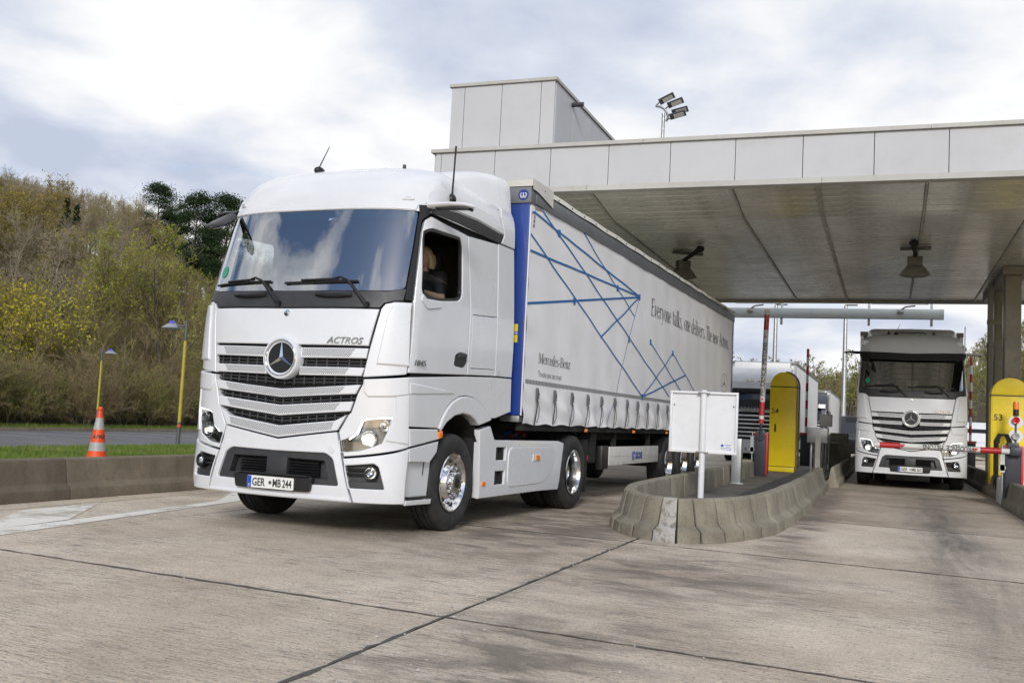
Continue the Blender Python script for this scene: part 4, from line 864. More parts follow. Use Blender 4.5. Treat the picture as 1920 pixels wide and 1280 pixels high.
def build_hauler(T, paint, name_text=None, vis=True):
    def rbox(a, b, r): return MB().b2(a, b)
    cab = MB()
    prof = [(.02, .55), (.0, 1.2), (.03, 2.0), (.28, 2.85), (.34, 2.9), (.42, 3.05), (.7, 3.35), (1.1, 3.62), (2.2, 3.75), (2.2, .9), (1.9, .9)]
    cab.prism(prof, lambda y, z: (-1.22, y+.05, z), lambda y, z: (1.22, y+.05, z)); co = cab.build('cab_body', paint, T, 40, bevel=.09, seg=4)
    gl = MB(); gl.grid(lambda x, v: (x, .075+.26*v+.12*(abs(x)/1.12)**3, 2.02+.80*v), list(np.linspace(-1.12, 1.12, 15)), [0, .33, .66, 1]); gl.v = [(x, y-.07, z) for x, y, z in gl.v]; gl.build('windscreen', DGLASS, T, 60)
    vs2 = MB(); vs2.grid(lambda x, v: (x, .0+.06*v+.10*(abs(x)/1.12)**3, 2.80+.24*v), list(np.linspace(-1.15, 1.15, 11)), [0, 1]); vs2.build('sun_visor', paint, T, 60)
    lm = MB()
    for x in (-.35, -.12, .12, .35): lm.box((x, .35, 3.13), (.14, .08, .07))
    lm.b2((-.6, .34, 3.06), (.6, .42, 3.10)); lm.build('roof_light_bar', CHROME, T, bevel=.01)
    for k in range(6):
        z = .95+k*.155; s_ = MB(); s_.grid(lambda x, v: (x, -.02+.05*(abs(x)/1.0)**2-.03*math.sin(v*3.1), z+.07*v), list(np.linspace(-.95+.02*k, .95-.02*k, 9)), [0, .3, .7, 1]); s_.build('grille_slat', ALU, T, 60)
    MB().b2((-1.0, .02, .88), (1.0, .06, 1.9)).build('grille_backing', MATTE, T)
    MB().b2((-1.2, -.03, .35), (1.2, .4, .85)).build('bumper', paint, T, bevel=.05, seg=3)
    for s in (1, -1):
        MB().b2((s*.80, -.045, .62), (s*1.17, .0, .84)).build('headlamp', CLEAR, T, bevel=.02)
        MB().b2((s*1.12, .0, 2.28), (s*1.25, .06, 2.40)).build('indicator', ORANGE, T, bevel=.01)
        MB().b2((s*1.25, .25, 1.95), (s*1.45, .45, 2.65)).build('mirror', BLACK, T, bevel=.05)
        MB().b2((s*1.223, .5, 2.05), (s*1.228, 1.25, 2.7)).build('side_window', DGLASS, T)
        wheel(T, (s*1.06, 1.45, .503), s, 'trailer'); wheel(T, (s*1.06, 5.0, .503), s, 'rear', True)
        MB().b2((s*.5, 2.3, .4), (s*1.2, 4.2, .95)).build('side_tank', paint, T, bevel=.06)
    MB().b2((-.45, .8, .6), (.45, 5.8, .98)).build('chassis_frame', MATTE, T)
    MB().b2((-1.1, 2.2, 3.6), (1.1, 2.6, 3.95)).build('air_deflector', paint, T, bevel=.08)
    MB().b2((-.27, -.05, .45), (.27, -.034, .56)).build('number_plate', PLATEW, T)
    MB().b2((-.27, -.054, .45), (-.225, -.05, .56)).build('plate_band', EUBLUE, T)
    if name_text: text(name_text, .20, STEEL, T, basis((-.5, -.03, 1.93), (1, 0, 0), (0, 0, 1)), ext=.01, bold=.006)
    return T
h1 = empty('semi_truck', (-4.75, 39.0, 0), 0); tag(h1, 'white truck with wide chromed grille slats queuing behind the yellow cabinet 54', 'truck'); build_hauler(h1, WHITE2, 'SCANIA')
h1t = empty('semi_trailer', (-4.75, 41.9, 0), 0); tag(h1t, 'white box trailer of the truck queuing behind yellow cabinet 54', 'trailer'); ribbed_trailer(h1t, WHITE2, top=4.0)
DARKP = mat('dark_truck_paint', (.03, .032, .045), .35, 0, .4, var=(2, .8, 1.2))
h2 = empty('semi_truck', (-4.75, 65.0, 0), 0); tag(h2, 'dark truck far back in the queue, cab partly hidden by the trailer ahead', 'truck'); build_hauler(h2, DARKP)
h2t = empty('semi_trailer', (-4.75, 67.9, 0), 0); tag(h2t, 'white box trailer of the dark truck far back in the queue', 'trailer'); ribbed_trailer(h2t, WHITE2, top=4.0, ribs=False)
h3 = empty('semi_truck', (6.15, 39.5, 0), 0); tag(h3, 'white truck at the right picture edge beyond yellow cabinet 53', 'truck'); build_hauler(h3, WHITE2)
# ------------------------------------------------------------------ ground, roadway, markings
def gauss(t, v, c, wd):
    d = math_(t, 'DIVIDE', math_(t, 'SUBTRACT', v, c), wd); return math_(t, 'POWER', 2.718, math_(t, 'MULTIPLY', math_(t, 'MULTIPLY', d, d), -1.0))
def road_material():
    m = bpy.data.materials.new('ribbed_concrete'); m.use_nodes = True; t = m.node_tree; b = t.nodes['Principled BSDF']
    g = N(t, 'ShaderNodeNewGeometry'); pos = g.outputs['Position']; s = N(t, 'ShaderNodeSeparateXYZ'); t.links.new(pos, s.inputs[0]); X, Y = s.outputs[0], s.outputs[1]
    oi = N(t, 'ShaderNodeObjectInfo')
    rot = mapping(t, pos, rot=(0, 0, R(6)))
    big = noise(t, pos, .55, 5, .6); c = ramp(t, big, [(.28, (.42, .335, .245)), (.40, (.59, .49, .38)), (.58, (.74, .635, .51)), (.75, (.82, .715, .59))])
    c = mixc(t, 1.0, c, ramp(t, oi.outputs['Random'], [(0, (.84, .82, .79)), (1, (1.06, 1.06, 1.06))]), 'MULTIPLY')
    fine = noise(t, pos, 70, 3, .7); c = mixc(t, 1.0, c, ramp(t, fine, [(.30, .45), (.43, .92), (.58, 1.05), (.70, 1.25)]), 'MULTIPLY')
    mid = noise(t, mapping(t, rot, (3, 9, 3)), 2.0, 5, .7); c = mixc(t, 1.0, c, ramp(t, mid, [(.3, .86), (.65, 1.05)]), 'MULTIPLY')
    streak = noise(t, mapping(t, rot, (2.6, 24, 1)), 1.5, 4, .65, .3); sm = noise(t, pos, .9, 4, .6)
    dk = math_(t, 'MULTIPLY', ramp(t, streak, [(.52, 0), (.66, 1)]), ramp(t, sm, [(.42, .2), (.60, 1.0)])); c = mixc(t, math_(t, 'MULTIPLY', dk, .8), c, (.10, .088, .078))
    rb0 = noise(t, mapping(t, rot, (4.5, 25, 1)), 1.25, 4, .65, .15); c = mixc(t, math_(t, 'MULTIPLY', ramp(t, rb0, [(.34, 1.0), (.46, 0.0)]), ramp(t, sm, [(.38, .15), (.62, .75)])), c, (.20, .175, .15))
    pit = noise(t, mapping(t, rot, (1, 1.7, 1)), 34, 2, .5); c = mixc(t, ramp(t, pit, [(.57, 0), (.67, .7)]), c, (.17, .15, .13))
    # oil and rubber stains where vehicles stop and turn
    st = noise(t, mapping(t, rot, (1.2, 2.2, 1)), 1.3, 6, .65, .5); stain = ramp(t, st, [(.42, 0.0), (.68, 1.0)])
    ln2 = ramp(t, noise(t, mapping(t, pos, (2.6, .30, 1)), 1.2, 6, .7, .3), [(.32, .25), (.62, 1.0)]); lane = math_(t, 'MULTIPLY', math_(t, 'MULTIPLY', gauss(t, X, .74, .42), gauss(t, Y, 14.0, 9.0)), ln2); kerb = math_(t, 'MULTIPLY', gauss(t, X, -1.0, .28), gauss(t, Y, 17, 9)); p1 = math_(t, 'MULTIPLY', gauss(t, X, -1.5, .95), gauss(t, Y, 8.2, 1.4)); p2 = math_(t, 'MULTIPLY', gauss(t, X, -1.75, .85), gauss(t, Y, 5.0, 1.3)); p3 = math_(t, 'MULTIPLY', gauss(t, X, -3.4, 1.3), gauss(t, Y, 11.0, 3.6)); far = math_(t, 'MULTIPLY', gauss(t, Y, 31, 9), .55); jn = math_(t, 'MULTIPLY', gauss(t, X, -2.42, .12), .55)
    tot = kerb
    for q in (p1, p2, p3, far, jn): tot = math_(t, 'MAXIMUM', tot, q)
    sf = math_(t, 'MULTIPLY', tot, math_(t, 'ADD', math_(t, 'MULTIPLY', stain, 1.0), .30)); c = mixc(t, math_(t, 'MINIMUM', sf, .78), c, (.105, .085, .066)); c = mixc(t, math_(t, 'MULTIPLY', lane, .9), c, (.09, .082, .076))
    t.links.new(c, b.inputs['Base Color'])
    t.links.new(ramp(t, sf, [(0.0, .78), (.8, .5)]), b.inputs['Roughness'])
    rb = noise(t, mapping(t, rot, (4.5, 25, 1)), 1.25, 4, .65, .15); rbm = ramp(t, sm, [(.38, .2), (.6, 1.0)])
    h = math_(t, 'ADD', math_(t, 'MULTIPLY', math_(t, 'MULTIPLY', rb, rbm), 1.5), math_(t, 'MULTIPLY', noise(t, pos, 48, 4, .7), .55))
    bn = N(t, 'ShaderNodeBump', inp={'Strength': 1.0, 'Distance': .02}); t.links.new(h, bn.inputs['Height']); t.links.new(bn.outputs[0], b.inputs['Normal']); return m
ROAD = road_material()
JOINT = mat('joint_filler', (.06, .056, .052), .8, var=(6, .6, 1.4))
def concrete_material(name, c0, c1, damage=False):
    m = bpy.data.materials.new(name); m.use_nodes = True; t = m.node_tree; b = t.nodes['Principled BSDF']; b.inputs['Roughness'].default_value = .85
    tcn = N(t, 'ShaderNodeTexCoord'); g = N(t, 'ShaderNodeNewGeometry'); pos = g.outputs['Position']; oi = N(t, 'ShaderNodeObjectInfo')
    n = noise(t, pos, 2.2, 6, .62); c = ramp(t, n, [(.3, c0), (.7, c1)])
    c = mixc(t, 1.0, c, ramp(t, oi.outputs['Random'], [(0, (.80, .79, .76)), (1, (1.14, 1.12, 1.06))]), 'MULTIPLY')
    run = noise(t, mapping(t, pos, (4, 4, 1.6)), 2.2, 5, .65); c = mixc(t, ramp(t, run, [(.5, 0), (.72, .42)]), c, (.09, .08, .062))
    pore = noise(t, pos, 95, 2, .5); c = mixc(t, ramp(t, pore, [(.60, 0), (.68, .85)]), c, (.05, .045, .038))
    if damage:
        dn = noise(t, pos, 14, 6, .7); c = mixc(t, ramp(t, dn, [(.40, 0), (.5, .9)]), c, (.56, .54, .50))
    t.links.new(c, b.inputs['Base Color'])
    bn = N(t, 'ShaderNodeBump', inp={'Strength': .7 if not damage else 1.0, 'Distance': .012 if not damage else .03}); h = math_(t, 'ADD', noise(t, pos, 38, 6, .7), math_(t, 'MULTIPLY', pore, -.5)); t.links.new(h, bn.inputs['Height']); t.links.new(bn.outputs[0], b.inputs['Normal']); return m
CONC = concrete_material('barrier_concrete', (.185, .167, .13), (.325, .30, .242))
CONCB = concrete_material('barrier_concrete_broken', (.26, .24, .20), (.38, .36, .31), True)
CONCD = concrete_material('wall_concrete_brown', (.125, .105, .08), (.215, .182, .14))
def ground_mat():
    m = bpy.data.materials.new('meadow_earth'); m.use_nodes = True; t = m.node_tree; b = t.nodes['Principled BSDF']; b.inputs['Roughness'].default_value = .95
    g = N(t, 'ShaderNodeNewGeometry'); pos = g.outputs['Position']; n = noise(t, pos, .22, 6, .65); c = ramp(t, n, [(.3, (.05, .06, .02)), (.5, (.075, .085, .03)), (.7, (.10, .085, .045))])
    n2 = noise(t, pos, 6, 5, .7); c = mixc(t, 1.0, c, ramp(t, n2, [(.3, .6), (.7, 1.3)]), 'MULTIPLY'); sx_ = N(t, 'ShaderNodeSeparateXYZ'); t.links.new(pos, sx_.inputs[0]); wood = math_(t, 'MAXIMUM', ramp(t, math_(t, 'MULTIPLY', sx_.outputs[0], -.01), [(.38, 0), (.46, 1)]), ramp(t, math_(t, 'MULTIPLY', sx_.outputs[1], .005), [(.62, 0), (.7, 1)])); c = mixc(t, wood, c, ramp(t, n2, [(.3, (.035, .028, .018)), (.7, (.095, .075, .045))]))
    t.links.new(c, b.inputs['Base Color'])
    bn = N(t, 'ShaderNodeBump', inp={'Strength': .8, 'Distance': .06}); t.links.new(n2, bn.inputs['Height']); t.links.new(bn.outputs[0], b.inputs['Normal']); return m
GROUND = ground_mat()
def sstep(a, b, v): t = max(0., min(1., (v-a)/(b-a))); return t*t*(3-2*t)
def height(x, y):
    h = -.06
    if x < -9.3: h = .02
    if x < -18.0: h = -.44*sstep(18.0, 19.4, -x)
    if x < -36.5:
        t = -36.5-x; h = -.32+.36*max(0, min(t, 60)-2)+(0 if t < 60 else 8*(1-math.exp(-(t-60)/45)))
        h += 1.2*math.sin(x*.11+y*.07)*min(1, t/20)
        h *= 1-.35*sstep(70, 190, y)
    if y > 110: h = max(h, 0)+sstep(110, 420, y)*(13+18*sstep(.02, .12, x/y)+2*math.sin(x*.03))
    if x > 14 and y > 20: h += sstep(14, 60, x)*4
    return h
xs = sorted(set([-420, -340, -280, -230, -190, -160]+[-150+4*k for k in range(28)]+[-40, -38, -36.6, -36.4, -33, -28, -24, -20, -19.5, -19, -18.5, -18, -17.5, -17, -16.5, -16, -14, -12, -10.6, -9.35, -9.25, -7, -4, 0, 4, 8, 14, 20, 30, 45, 60, 90, 130, 180, 240, 320, 420]))
ysg = sorted(set([-60, -40, -20, -8]+[4*k for k in range(0, 40)]+[170, 190, 210, 240, 270, 300, 340, 380, 430, 500, 600]))
gm = MB(); gm.grid(lambda x, y: (x, y, height(x, y)), xs, ysg); tag(gm.build('ground', GROUND, None, 60), kind='structure')
road = MB().b2((-8.95, -6, -.055), (7.0, 130, -.007)).build('roadway', JOINT); tag(road, kind='structure')
SKEW = -.10
colx = [-8.93, -6.93, -2.45, 2.06, 6.9]; rowy = [-3.5, 1.0, 5.36, 9.98, 14.6, 19.2, 23.8, 28.4, 33.0, 37.6, 42.2, 46.8, 51.4, 56, 60.6]
for i in range(4):
    for j in range(len(rowy)-1):
        g_ = .011; x0, x1 = colx[i]+g_, colx[i+1]-g_; sl = MB(); f = lambda x, k: rowy[k]+SKEW*x
        n_ = 1
        P = [(x0, f(x0, j)+g_), (x1, f(x1, j)+g_), (x1, f(x1, j+1)-g_), (x0, f(x0, j+1)-g_)]
        sl.prism(P, lambda a, b: (a, b, -.05), lambda a, b: (a, b, 0.0)); sl.build('concrete_slab', ROAD, road, 30, bevel=.004, seg=1)
MB().b2((-8.93, 60.7+.7, -.03), (6.9, 130, -.002)).build('far_carriageway', ROAD, road)
def worn(name, col, lo, hi, sc=2.2):
    m = bpy.data.materials.new(name); m.use_nodes = True; t = m.node_tree; b = t.nodes['Principled BSDF']; b.inputs['Base Color'].default_value = col4(col); b.inputs['Roughness'].default_value = .7
    g = N(t, 'ShaderNodeNewGeometry'); n = noise(t, g.outputs['Position'], sc, 8, .75, .4); tr = N(t, 'ShaderNodeBsdfTransparent'); mx = N(t, 'ShaderNodeMixShader')
    t.links.new(ramp(t, n, [(lo, 0), (hi, 1)]), mx.inputs[0]); t.links.new(tr.outputs[0], mx.inputs[1]); t.links.new(b.outputs[0], mx.inputs[2]); t.links.new(mx.outputs[0], t.nodes['Material Output'].inputs[0]); return m
PAINT = worn('worn_white_paint', (.74, .71, .64), .30, .50); PAINTY = worn('worn_cream_paint', (.62, .55, .40), .40, .60); GPAINT = worn('green_spray_paint', (.06, .42, .10), .48, .56, 5); PKP = worn('parking_paint', (.62, .62, .62), .30, .45)
def sheet(name, poly, z, m, kind='structure', par=None):
    o = MB().add([(x, y, z) for x, y in poly], [tuple(range(len(poly)))]).build(name, m, par, 0)
    o.data.flip_normals() if o.data.polygons[0].normal.z < 0 else None
    if par is None: tag(o, kind=kind)
    return o
sheet('edge_line', [(-6.98, 5.6), (-7.28, 6.4), (-7.45, 8.2), (-7.80, 11.2), (-8.1, 14.5), (-7.92, 14.5), (-7.62, 11.2), (-7.20, 8.0), (-6.95, 6.3)], .005, PAINT)
sheet('hatch_stripe', [(-7.28, 6.5), (-7.44, 7.8), (-8.40, 9.25), (-8.34, 8.1)], .006, PAINT); sheet('hatch_stripe', [(-7.60, 10.3), (-7.68, 11.0), (-8.45, 12.5), (-8.42, 11.8)], .006, PAINT); sheet('hatch_stripe', [(-7.05, 4.2), (-7.1, 4.9), (-8.2, 6.4), (-8.15, 5.7)], .006, PAINT)
sheet('kerb_line', [(-8.42, 6.5), (-8.56, 6.5), (-8.62, 12), (-8.5, 12)], .005, PAINTY)
for x0, x1, y in ((.0, .25, 22.0), (.6, 1.25, 22.15), (1.5, 1.62, 21.4)): sheet('spray_mark', [(x0, y), (x1, y-.12), (x1, y-.02), (x0, y+.09)], .005, GPAINT)
SEAL = worn('joint_seal_compound', (.07, .064, .058), .26, .48, 9)
def seal(pts, w0, w1, z=.003):
    L = sum((Vector(b)-Vector(a)).length for a, b in zip(pts[:-1], pts[1:])); n_ = max(6, int(L/.09)); a, b = Vector(pts[0]), Vector(pts[-1]); d = (b-a).normalized(); nn = Vector((-d.y, d.x)); V = []; ph = random.uniform(0, 9)
    for k in range(n_+1):
        p = a.lerp(b, k/n_); q = .5+.5*math.sin(k*.11+ph)*math.sin(k*.043+2*ph); wd = (w0+(w1-w0)*q)*random.uniform(.45, 1.3); j = random.uniform(-.010, .010)
        V += [(*(p+nn*(wd+j)), z), (*(p-nn*(wd-j)), z)]
    return MB().add(V, [(2*k, 2*k+1, 2*k+3, 2*k+2) for k in range(n_)]).build('joint_seal', SEAL, road, 0)
for j in range(1, len(rowy)-1):
    for i in range(1, 3): seal([(colx[i], rowy[j]+SKEW*colx[i]), (colx[i+1], rowy[j]+SKEW*colx[i+1])], .009, .024)
for j in range(len(rowy)-1): seal([(-2.45, rowy[j]+.245), (-2.45, rowy[j+1]+.245)], .007, .018, .0035)
pv = []; pf = []
for k in range(420):
    if k < 260: x = -2.42+random.gauss(0, .28); y = random.uniform(3.2, 9.8)
    else: x = random.uniform(-6.5, 2.0); y = 5.4-.1*x+random.gauss(0, .5)
    r_ = random.choice([.003, .004, .005, .007, .010]); n0 = len(pv); a = random.uniform(0, 6)
    for q in range(4): pv.append((x+r_*math.cos(a+q*1.57), y+r_*math.sin(a+q*1.57), .0015))
    pv.append((x, y, r_*1.1)); pf += [(n0, n0+1, n0+4), (n0+1, n0+2, n0+4), (n0+2, n0+3, n0+4), (n0+3, n0, n0+4)]
pb_ = MB(); pb_.v = pv; pb_.f = pf; tag(pb_.build('grit', mat('grit_stone', (.5, .47, .43), .8, var=(30, .3, 1.5, 1)), None, 0), 'small grit and pebbles scattered along the concrete joints', kind='stuff')
# parking area
ASPH = mat('parking_asphalt', (.13, .13, .135), .8, var=(.5, .82, 1.15, 1), bump=(60, .4, .01))
park = MB(); park.grid(lambda x, y: (x, y, -.43), [-36.2, -30, -24, -19.3], [-5, 10, 30, 50, 70, 95]); pk = park.build('parking_area', ASPH, None); tag(pk, kind='structure')
for k in range(16):
    y = 12+k*3.4; sheet('bay_line', [(-35.6, y), (-30.2, y+1.1), (-30.2, y+1.24), (-35.6, y+.14)], -.425, PKP, par=pk)
for k in range(10):
    y = 12+k*5.2; sheet('bay_line', [(-24.5, y), (-20.2, y-.9), (-20.2, y-.76), (-24.5, y+.14)], -.425, PKP, par=pk)
kb = MB().b2((-36.55, -5, -.5), (-36.25, 95, -.30)); tag(kb.build('parking_kerb', CONCD, None, bevel=.02), kind='structure')
# grass on the verge
def blades(n_, fx, fy, hmin, hmax, name, m, zf):
    x = fx(n_); y = fy(n_); z = np.array([zf(a, b) for a, b in zip(x, y)]); h = RNG.uniform(hmin, hmax, n_); a = RNG.uniform(0, 6.28, n_); w_ = RNG.uniform(.006, .014, n_); ln_ = RNG.normal(0, .35, (n_, 2))*h[:, None]
    V = np.zeros((n_, 3, 3)); V[:, 0] = np.c_[x-np.cos(a)*w_, y-np.sin(a)*w_, z-.01]; V[:, 1] = np.c_[x+np.cos(a)*w_, y+np.sin(a)*w_, z-.01]; V[:, 2] = np.c_[x+ln_[:, 0], y+ln_[:, 1], z+h]
    F = np.arange(n_*3).reshape(n_, 3); return mesh_obj(name, np_mesh(name, V.reshape(-1, 3), F, m), None)
def leafmat(name, c0, c1, sc=.5):
    m = bpy.data.materials.new(name); m.use_nodes = True; t = m.node_tree; b = t.nodes['Principled BSDF']; b.inputs['Roughness'].default_value = .65; b.inputs['Specular IOR Level'].default_value = .2
    g = N(t, 'ShaderNodeNewGeometry'); n = noise(t, g.outputs['Position'], sc, 5, .7); oi = N(t, 'ShaderNodeObjectInfo')
    c = ramp(t, n, [(.32, c0), (.68, c1)]); rp = N(t, 'ShaderNodeMapRange', inp={3: .75, 4: 1.25}); t.links.new(g.outputs['Random Per Island'], rp.inputs[0])
    v = N(t, 'ShaderNodeVectorMath', operation='SCALE'); t.links.new(c, v.inputs[0]); t.links.new(rp.outputs[0], v.inputs['Scale'])
    tl = N(t, 'ShaderNodeBsdfTranslucent'); mx = N(t, 'ShaderNodeMixShader', inp={0: .3}); t.links.new(v.outputs[0], b.inputs['Base Color']); t.links.new(v.outputs[0], tl.inputs[0]); t.links.new(b.outputs[0], mx.inputs[1]); t.links.new(tl.outputs[0], mx.inputs[2]); t.links.new(mx.outputs[0], t.nodes['Material Output'].inputs[0]); return m
GRASS = leafmat('grass_blades', (.10, .20, .025), (.25, .28, .07), .8)
vg = blades(130000, lambda n_: RNG.uniform(-19.0, -9.35, n_), lambda n_: RNG.uniform(6, 36, n_), .03, .09, 'verge_grass', GRASS, height); tag(vg, 'mown green grass strip behind the brown concrete wall', kind='stuff')
kg = blades(20000, lambda n_: RNG.uniform(-38.4, -36.6, n_), lambda n_: RNG.uniform(22, 62, n_), .08, .3, 'bank_grass', GRASS, height); tag(kg, 'rough grass along the far parking kerb', kind='stuff')
# ------------------------------------------------------------------ concrete barriers
def crom(P, n_=12):
    P = [Vector(p) for p in P]; out = []
    for i in range(len(P)-1):
        a = P[max(i-1, 0)]; b = P[i]; c = P[i+1]; d = P[min(i+2, len(P)-1)]
        for k in range(n_):
            t = k/n_; out.append(.5*((2*b)+(c-a)*t+(2*a-5*b+4*c-d)*t*t+(3*b-a-3*c+d)*t**3))
    out.append(P[-1]); return out
PATH = crom([(-3.32, 25.2), (-3.32, 18), (-3.30, 13.6), (-3.12, 12.0), (-2.86, 11.2), (-2.56, 10.74), (-2.29, 10.52), (-2.02, 10.46), (-1.80, 10.60), (-1.58, 10.94), (-1.43, 11.31), (-1.29, 11.79), (-1.19, 12.42), (-1.135, 13.7), (-1.11, 16), (-1.13, 19.5), (-1.2, 24)])
acc = [0.]
for a, b in zip(PATH[:-1], PATH[1:]): acc.append(acc[-1]+(b-a).length)
def along(s_):
    i = int(np.searchsorted(acc, s_))-1; i = max(0, min(len(PATH)-2, i)); t = (s_-acc[i])/(acc[i+1]-acc[i]); p = PATH[i].lerp(PATH[i+1], t); d = (PATH[i+1]-PATH[i]).normalized(); return p, Vector((-d.y, d.x))
SECT = [(.0, .0), (.012, .115), (.10, .175), (.155, .425), (.175, .45), (.275, .45), (.295, .43), (.32, .0)]
def block(s0, s1, name, m, par, sect=SECT, n_=3, jit=0):
    mb_ = MB(); V = []
    for k in range(n_+1):
        p, nn = along(s0+(s1-s0)*k/n_)
        for d, z in sect: q = p+nn*(d+jit); V.append((q.x, q.y, z))
    L = len(sect); mb_.add(V, [(k*L+j, k*L+j+1, (k+1)*L+j+1, (k+1)*L+j) for k in range(n_) for j in range(L-1)]+[tuple(range(L-1, -1, -1)), tuple(n_*L+j for j in range(L))])
    return mb_.build(name, m, par, 40, bevel=.012, seg=2)
def nearest_s(x, y): return acc[min(range(len(PATH)), key=lambda i: (PATH[i]-Vector((x, y))).length)]
isl = empty('island_barrier', (-2.1, 12, 0)); isl_off = Vector((-2.1, 12, 0))
tag(isl, 'low concrete barrier of separate blocks curving round the nose of the near island', 'barrier')
cuts = [nearest_s(*q) for q in ((-2.57, 10.73), (-2.28, 10.52), (-2.02, 10.46), (-1.78, 10.61), (-1.58, 10.94), (-1.44, 11.31), (-1.28, 11.79), (-1.18, 12.43), (-1.14, 13.3))]
L0 = [cuts[0]]
while L0[-1] > 1.1: L0.append(L0[-1]-(.36 if L0[-1] > cuts[0]-2.2 else 1.02))
L0.append(0); L1 = [cuts[-1]]
while L1[-1] < acc[-1]-1.3: L1.append(L1[-1]+1.05)
L1.append(acc[-1])
allc = sorted(set(L0+cuts+L1)); k1 = allc.index(cuts[1])
for k, (a, b) in enumerate(zip(allc[:-1], allc[1:])):
    if b-a < .05: continue
    o = block(a+.013, b-.013, 'concrete_block', CONCB if k == k1 else CONC, isl, jit=random.uniform(-.004, .006)); o.data.transform(Matrix.Translation(-isl_off))
    if k == k1: o['label'] = 'chipped pale block at the island nose'
CORE = [(.012, .0), (.024, .11), (.112, .168), (.168, .415), (.186, .438), (.266, .438), (.283, .42), (.308, .0)]
o = block(.03, acc[-1]-.03, 'joint_core', MATTE, isl, CORE, 120); o.data.transform(Matrix.Translation(-isl_off))
def straight_barrier(name, x0, x1, y0, y1, face, m, label, n_=1, top=.45, parname='barrier_block'):
    r_ = empty(name, ((x0+x1)/2, y0, 0)); tag(r_, label, 'barrier'); wd = x1-x0
    for k in range(n_):
        a, b = (y1-y0)*k/n_+.006, (y1-y0)*(k+1)/n_-.006; h = top/.45
        pr = [(-wd/2, 0), (-wd/2+.01, .12*h), (-wd/2+.07, .18*h), (-wd/2+.115, .43*h), (-wd/2+.13, .45*h), (wd/2-.13, .45*h), (wd/2-.115, .43*h), (wd/2-.07, .18*h), (wd/2-.01, .12*h), (wd/2, 0)]
        MB().prism(pr, lambda d, z: (d, a, z), lambda d, z: (d, b, z)).build(parname, m, r_, 40, bevel=.008)
    return r_
straight_barrier('concrete_barrier', -9.32, -8.90, -4, 36, 1, CONCD, 'long brown concrete wall along the left edge beside the grass', 6, .47)
straight_barrier('concrete_barrier', -1.30, -1.00, 24.1, 43, 1, CONC, 'far straight stretch of low concrete barrier behind the near island', 12, .47)
straight_barrier('concrete_barrier', 2.06, 2.46, 9, 21.6, 1, CONC, 'concrete barrier at the right picture edge, nearer stretch', 4, .46)
straight_barrier('concrete_barrier', 2.14, 2.54, 23.3, 44, 1, CONCD, 'dark concrete barrier behind the lowered boom, farther stretch', 6, .47)
eb = MB().prism([(2.06, 21.7), (2.48, 21.7), (2.50, 23.2), (2.12, 23.2)], lambda a, b: (a, b, 0), lambda a, b: (a+.02, b, .5)).build('barrier_end_block', SIGNW, None, 30, bevel=.04); tag(eb, 'short white painted end block in the gap of the right barrier', 'barrier')
for y, z0, z1, w_ in ((33.2, .10, .95, .62), (33.6, .96, 1.26, .52)):
    o = MB().b2((-1.70, y, z0), (-1.70+w_, y+1.1, z1)).build('concrete_block', CONC, None, bevel=.02); tag(o, 'squat concrete block stacked on top, beside the far barrier' if z0 > .5 else 'large concrete block standing behind the grey gate panels', 'block')
o = MB().prism([(0, 0), (.34, 0), (.30, .48), (.04, .48)], lambda a, z: (-3.42+a, 25.3, z+.0), lambda a, z: (-3.42+a, 26.0, z+.0)).build('barrier_end_block', CONC, None, 30, bevel=.02); tag(o, 'pale block ending the left side of the near island barrier', 'barrier')
# island pavements
ISF = mat('island_paving', (.13, .12, .105), .75, var=(1.5, .8, 1.2), bump=(40, .4, .01)); ISD = mat('rubber_matting', (.05, .05, .05), .7, var=(4, .8, 1.2))
inner = [along(s_) for s_ in np.linspace(0, acc[-1], 60)]; poly = [tuple(p+nn*.31) for p, nn in inner]+[(-1.32, 43), (-3.3, 43)]
o = MB().prism(poly, lambda a, b: (a, b, 0), lambda a, b: (a, b, .10)).build('island_pavement', ISF, None); tag(o, kind='structure')
for k in range(14):
    y = 15.2+k*1.25; m_ = MB().b2((-2.35+.0, y, .1), (-1.5, y+1.23, .112)).build('mat_tile', ISD, o, bevel=.003)
for y, x in ((14.1, -2.25), (14.6, -2.3)):
    gr_ = MB()
    for k in range(9): gr_.b2((x+k*.07, y, .1), (x+.045+k*.07, y+.12, .118))
    gr_.build('drain_grate', MATTE, o)
o = MB().b2((2.5, 9, 0), (3.7, 43, .10)).build('island_pavement', ISF, None); tag(o, kind='structure')
# ------------------------------------------------------------------ toll canopy
YF = 18.6; can = empty('toll_canopy', (-3, 28, 0)); tag(can, 'wide flat toll canopy with pale panelled fascia and dark slatted soffit', 'canopy'); CO = Vector((-3, 28, 0))
def cb(name, a, b, m, par=can, bev=.004): return MB().b2([p-q for p, q in zip(a, CO)], [p-q for p, q in zip(b, CO)]).build(name, m, par, 0, bevel=bev)
jx = [-8.80, -8.62, -7.44, -6.25, -5.06, -3.85, -2.64, -1.44, -.22, .99, 2.2, 3.41, 4.62, 5.83, 7.04, 8.25]
jx = [-8.88, -8.75, -7.56, -6.37, -5.18, -3.97, -2.75, -1.54, -.32, .90, 2.11, 3.32, 4.53, 5.74, 6.95, 8.16]
for a, b in zip(jx[:-1], jx[1:]): cb('fascia_panel', (a+.006, YF, 5.80), (b-.006, YF+.05, 6.58), PANEL)
cb('fascia_backing', (-8.88, YF+.055, 5.75), (8.16, YF+.12, 6.58), MATTE)
for a, b in ((-8.97, -4.5), (-4.495, .6), (.605, 8.25)): cb('coping', (a, YF-.06, 6.585), (b, YF+.35, 6.66), PANELS)
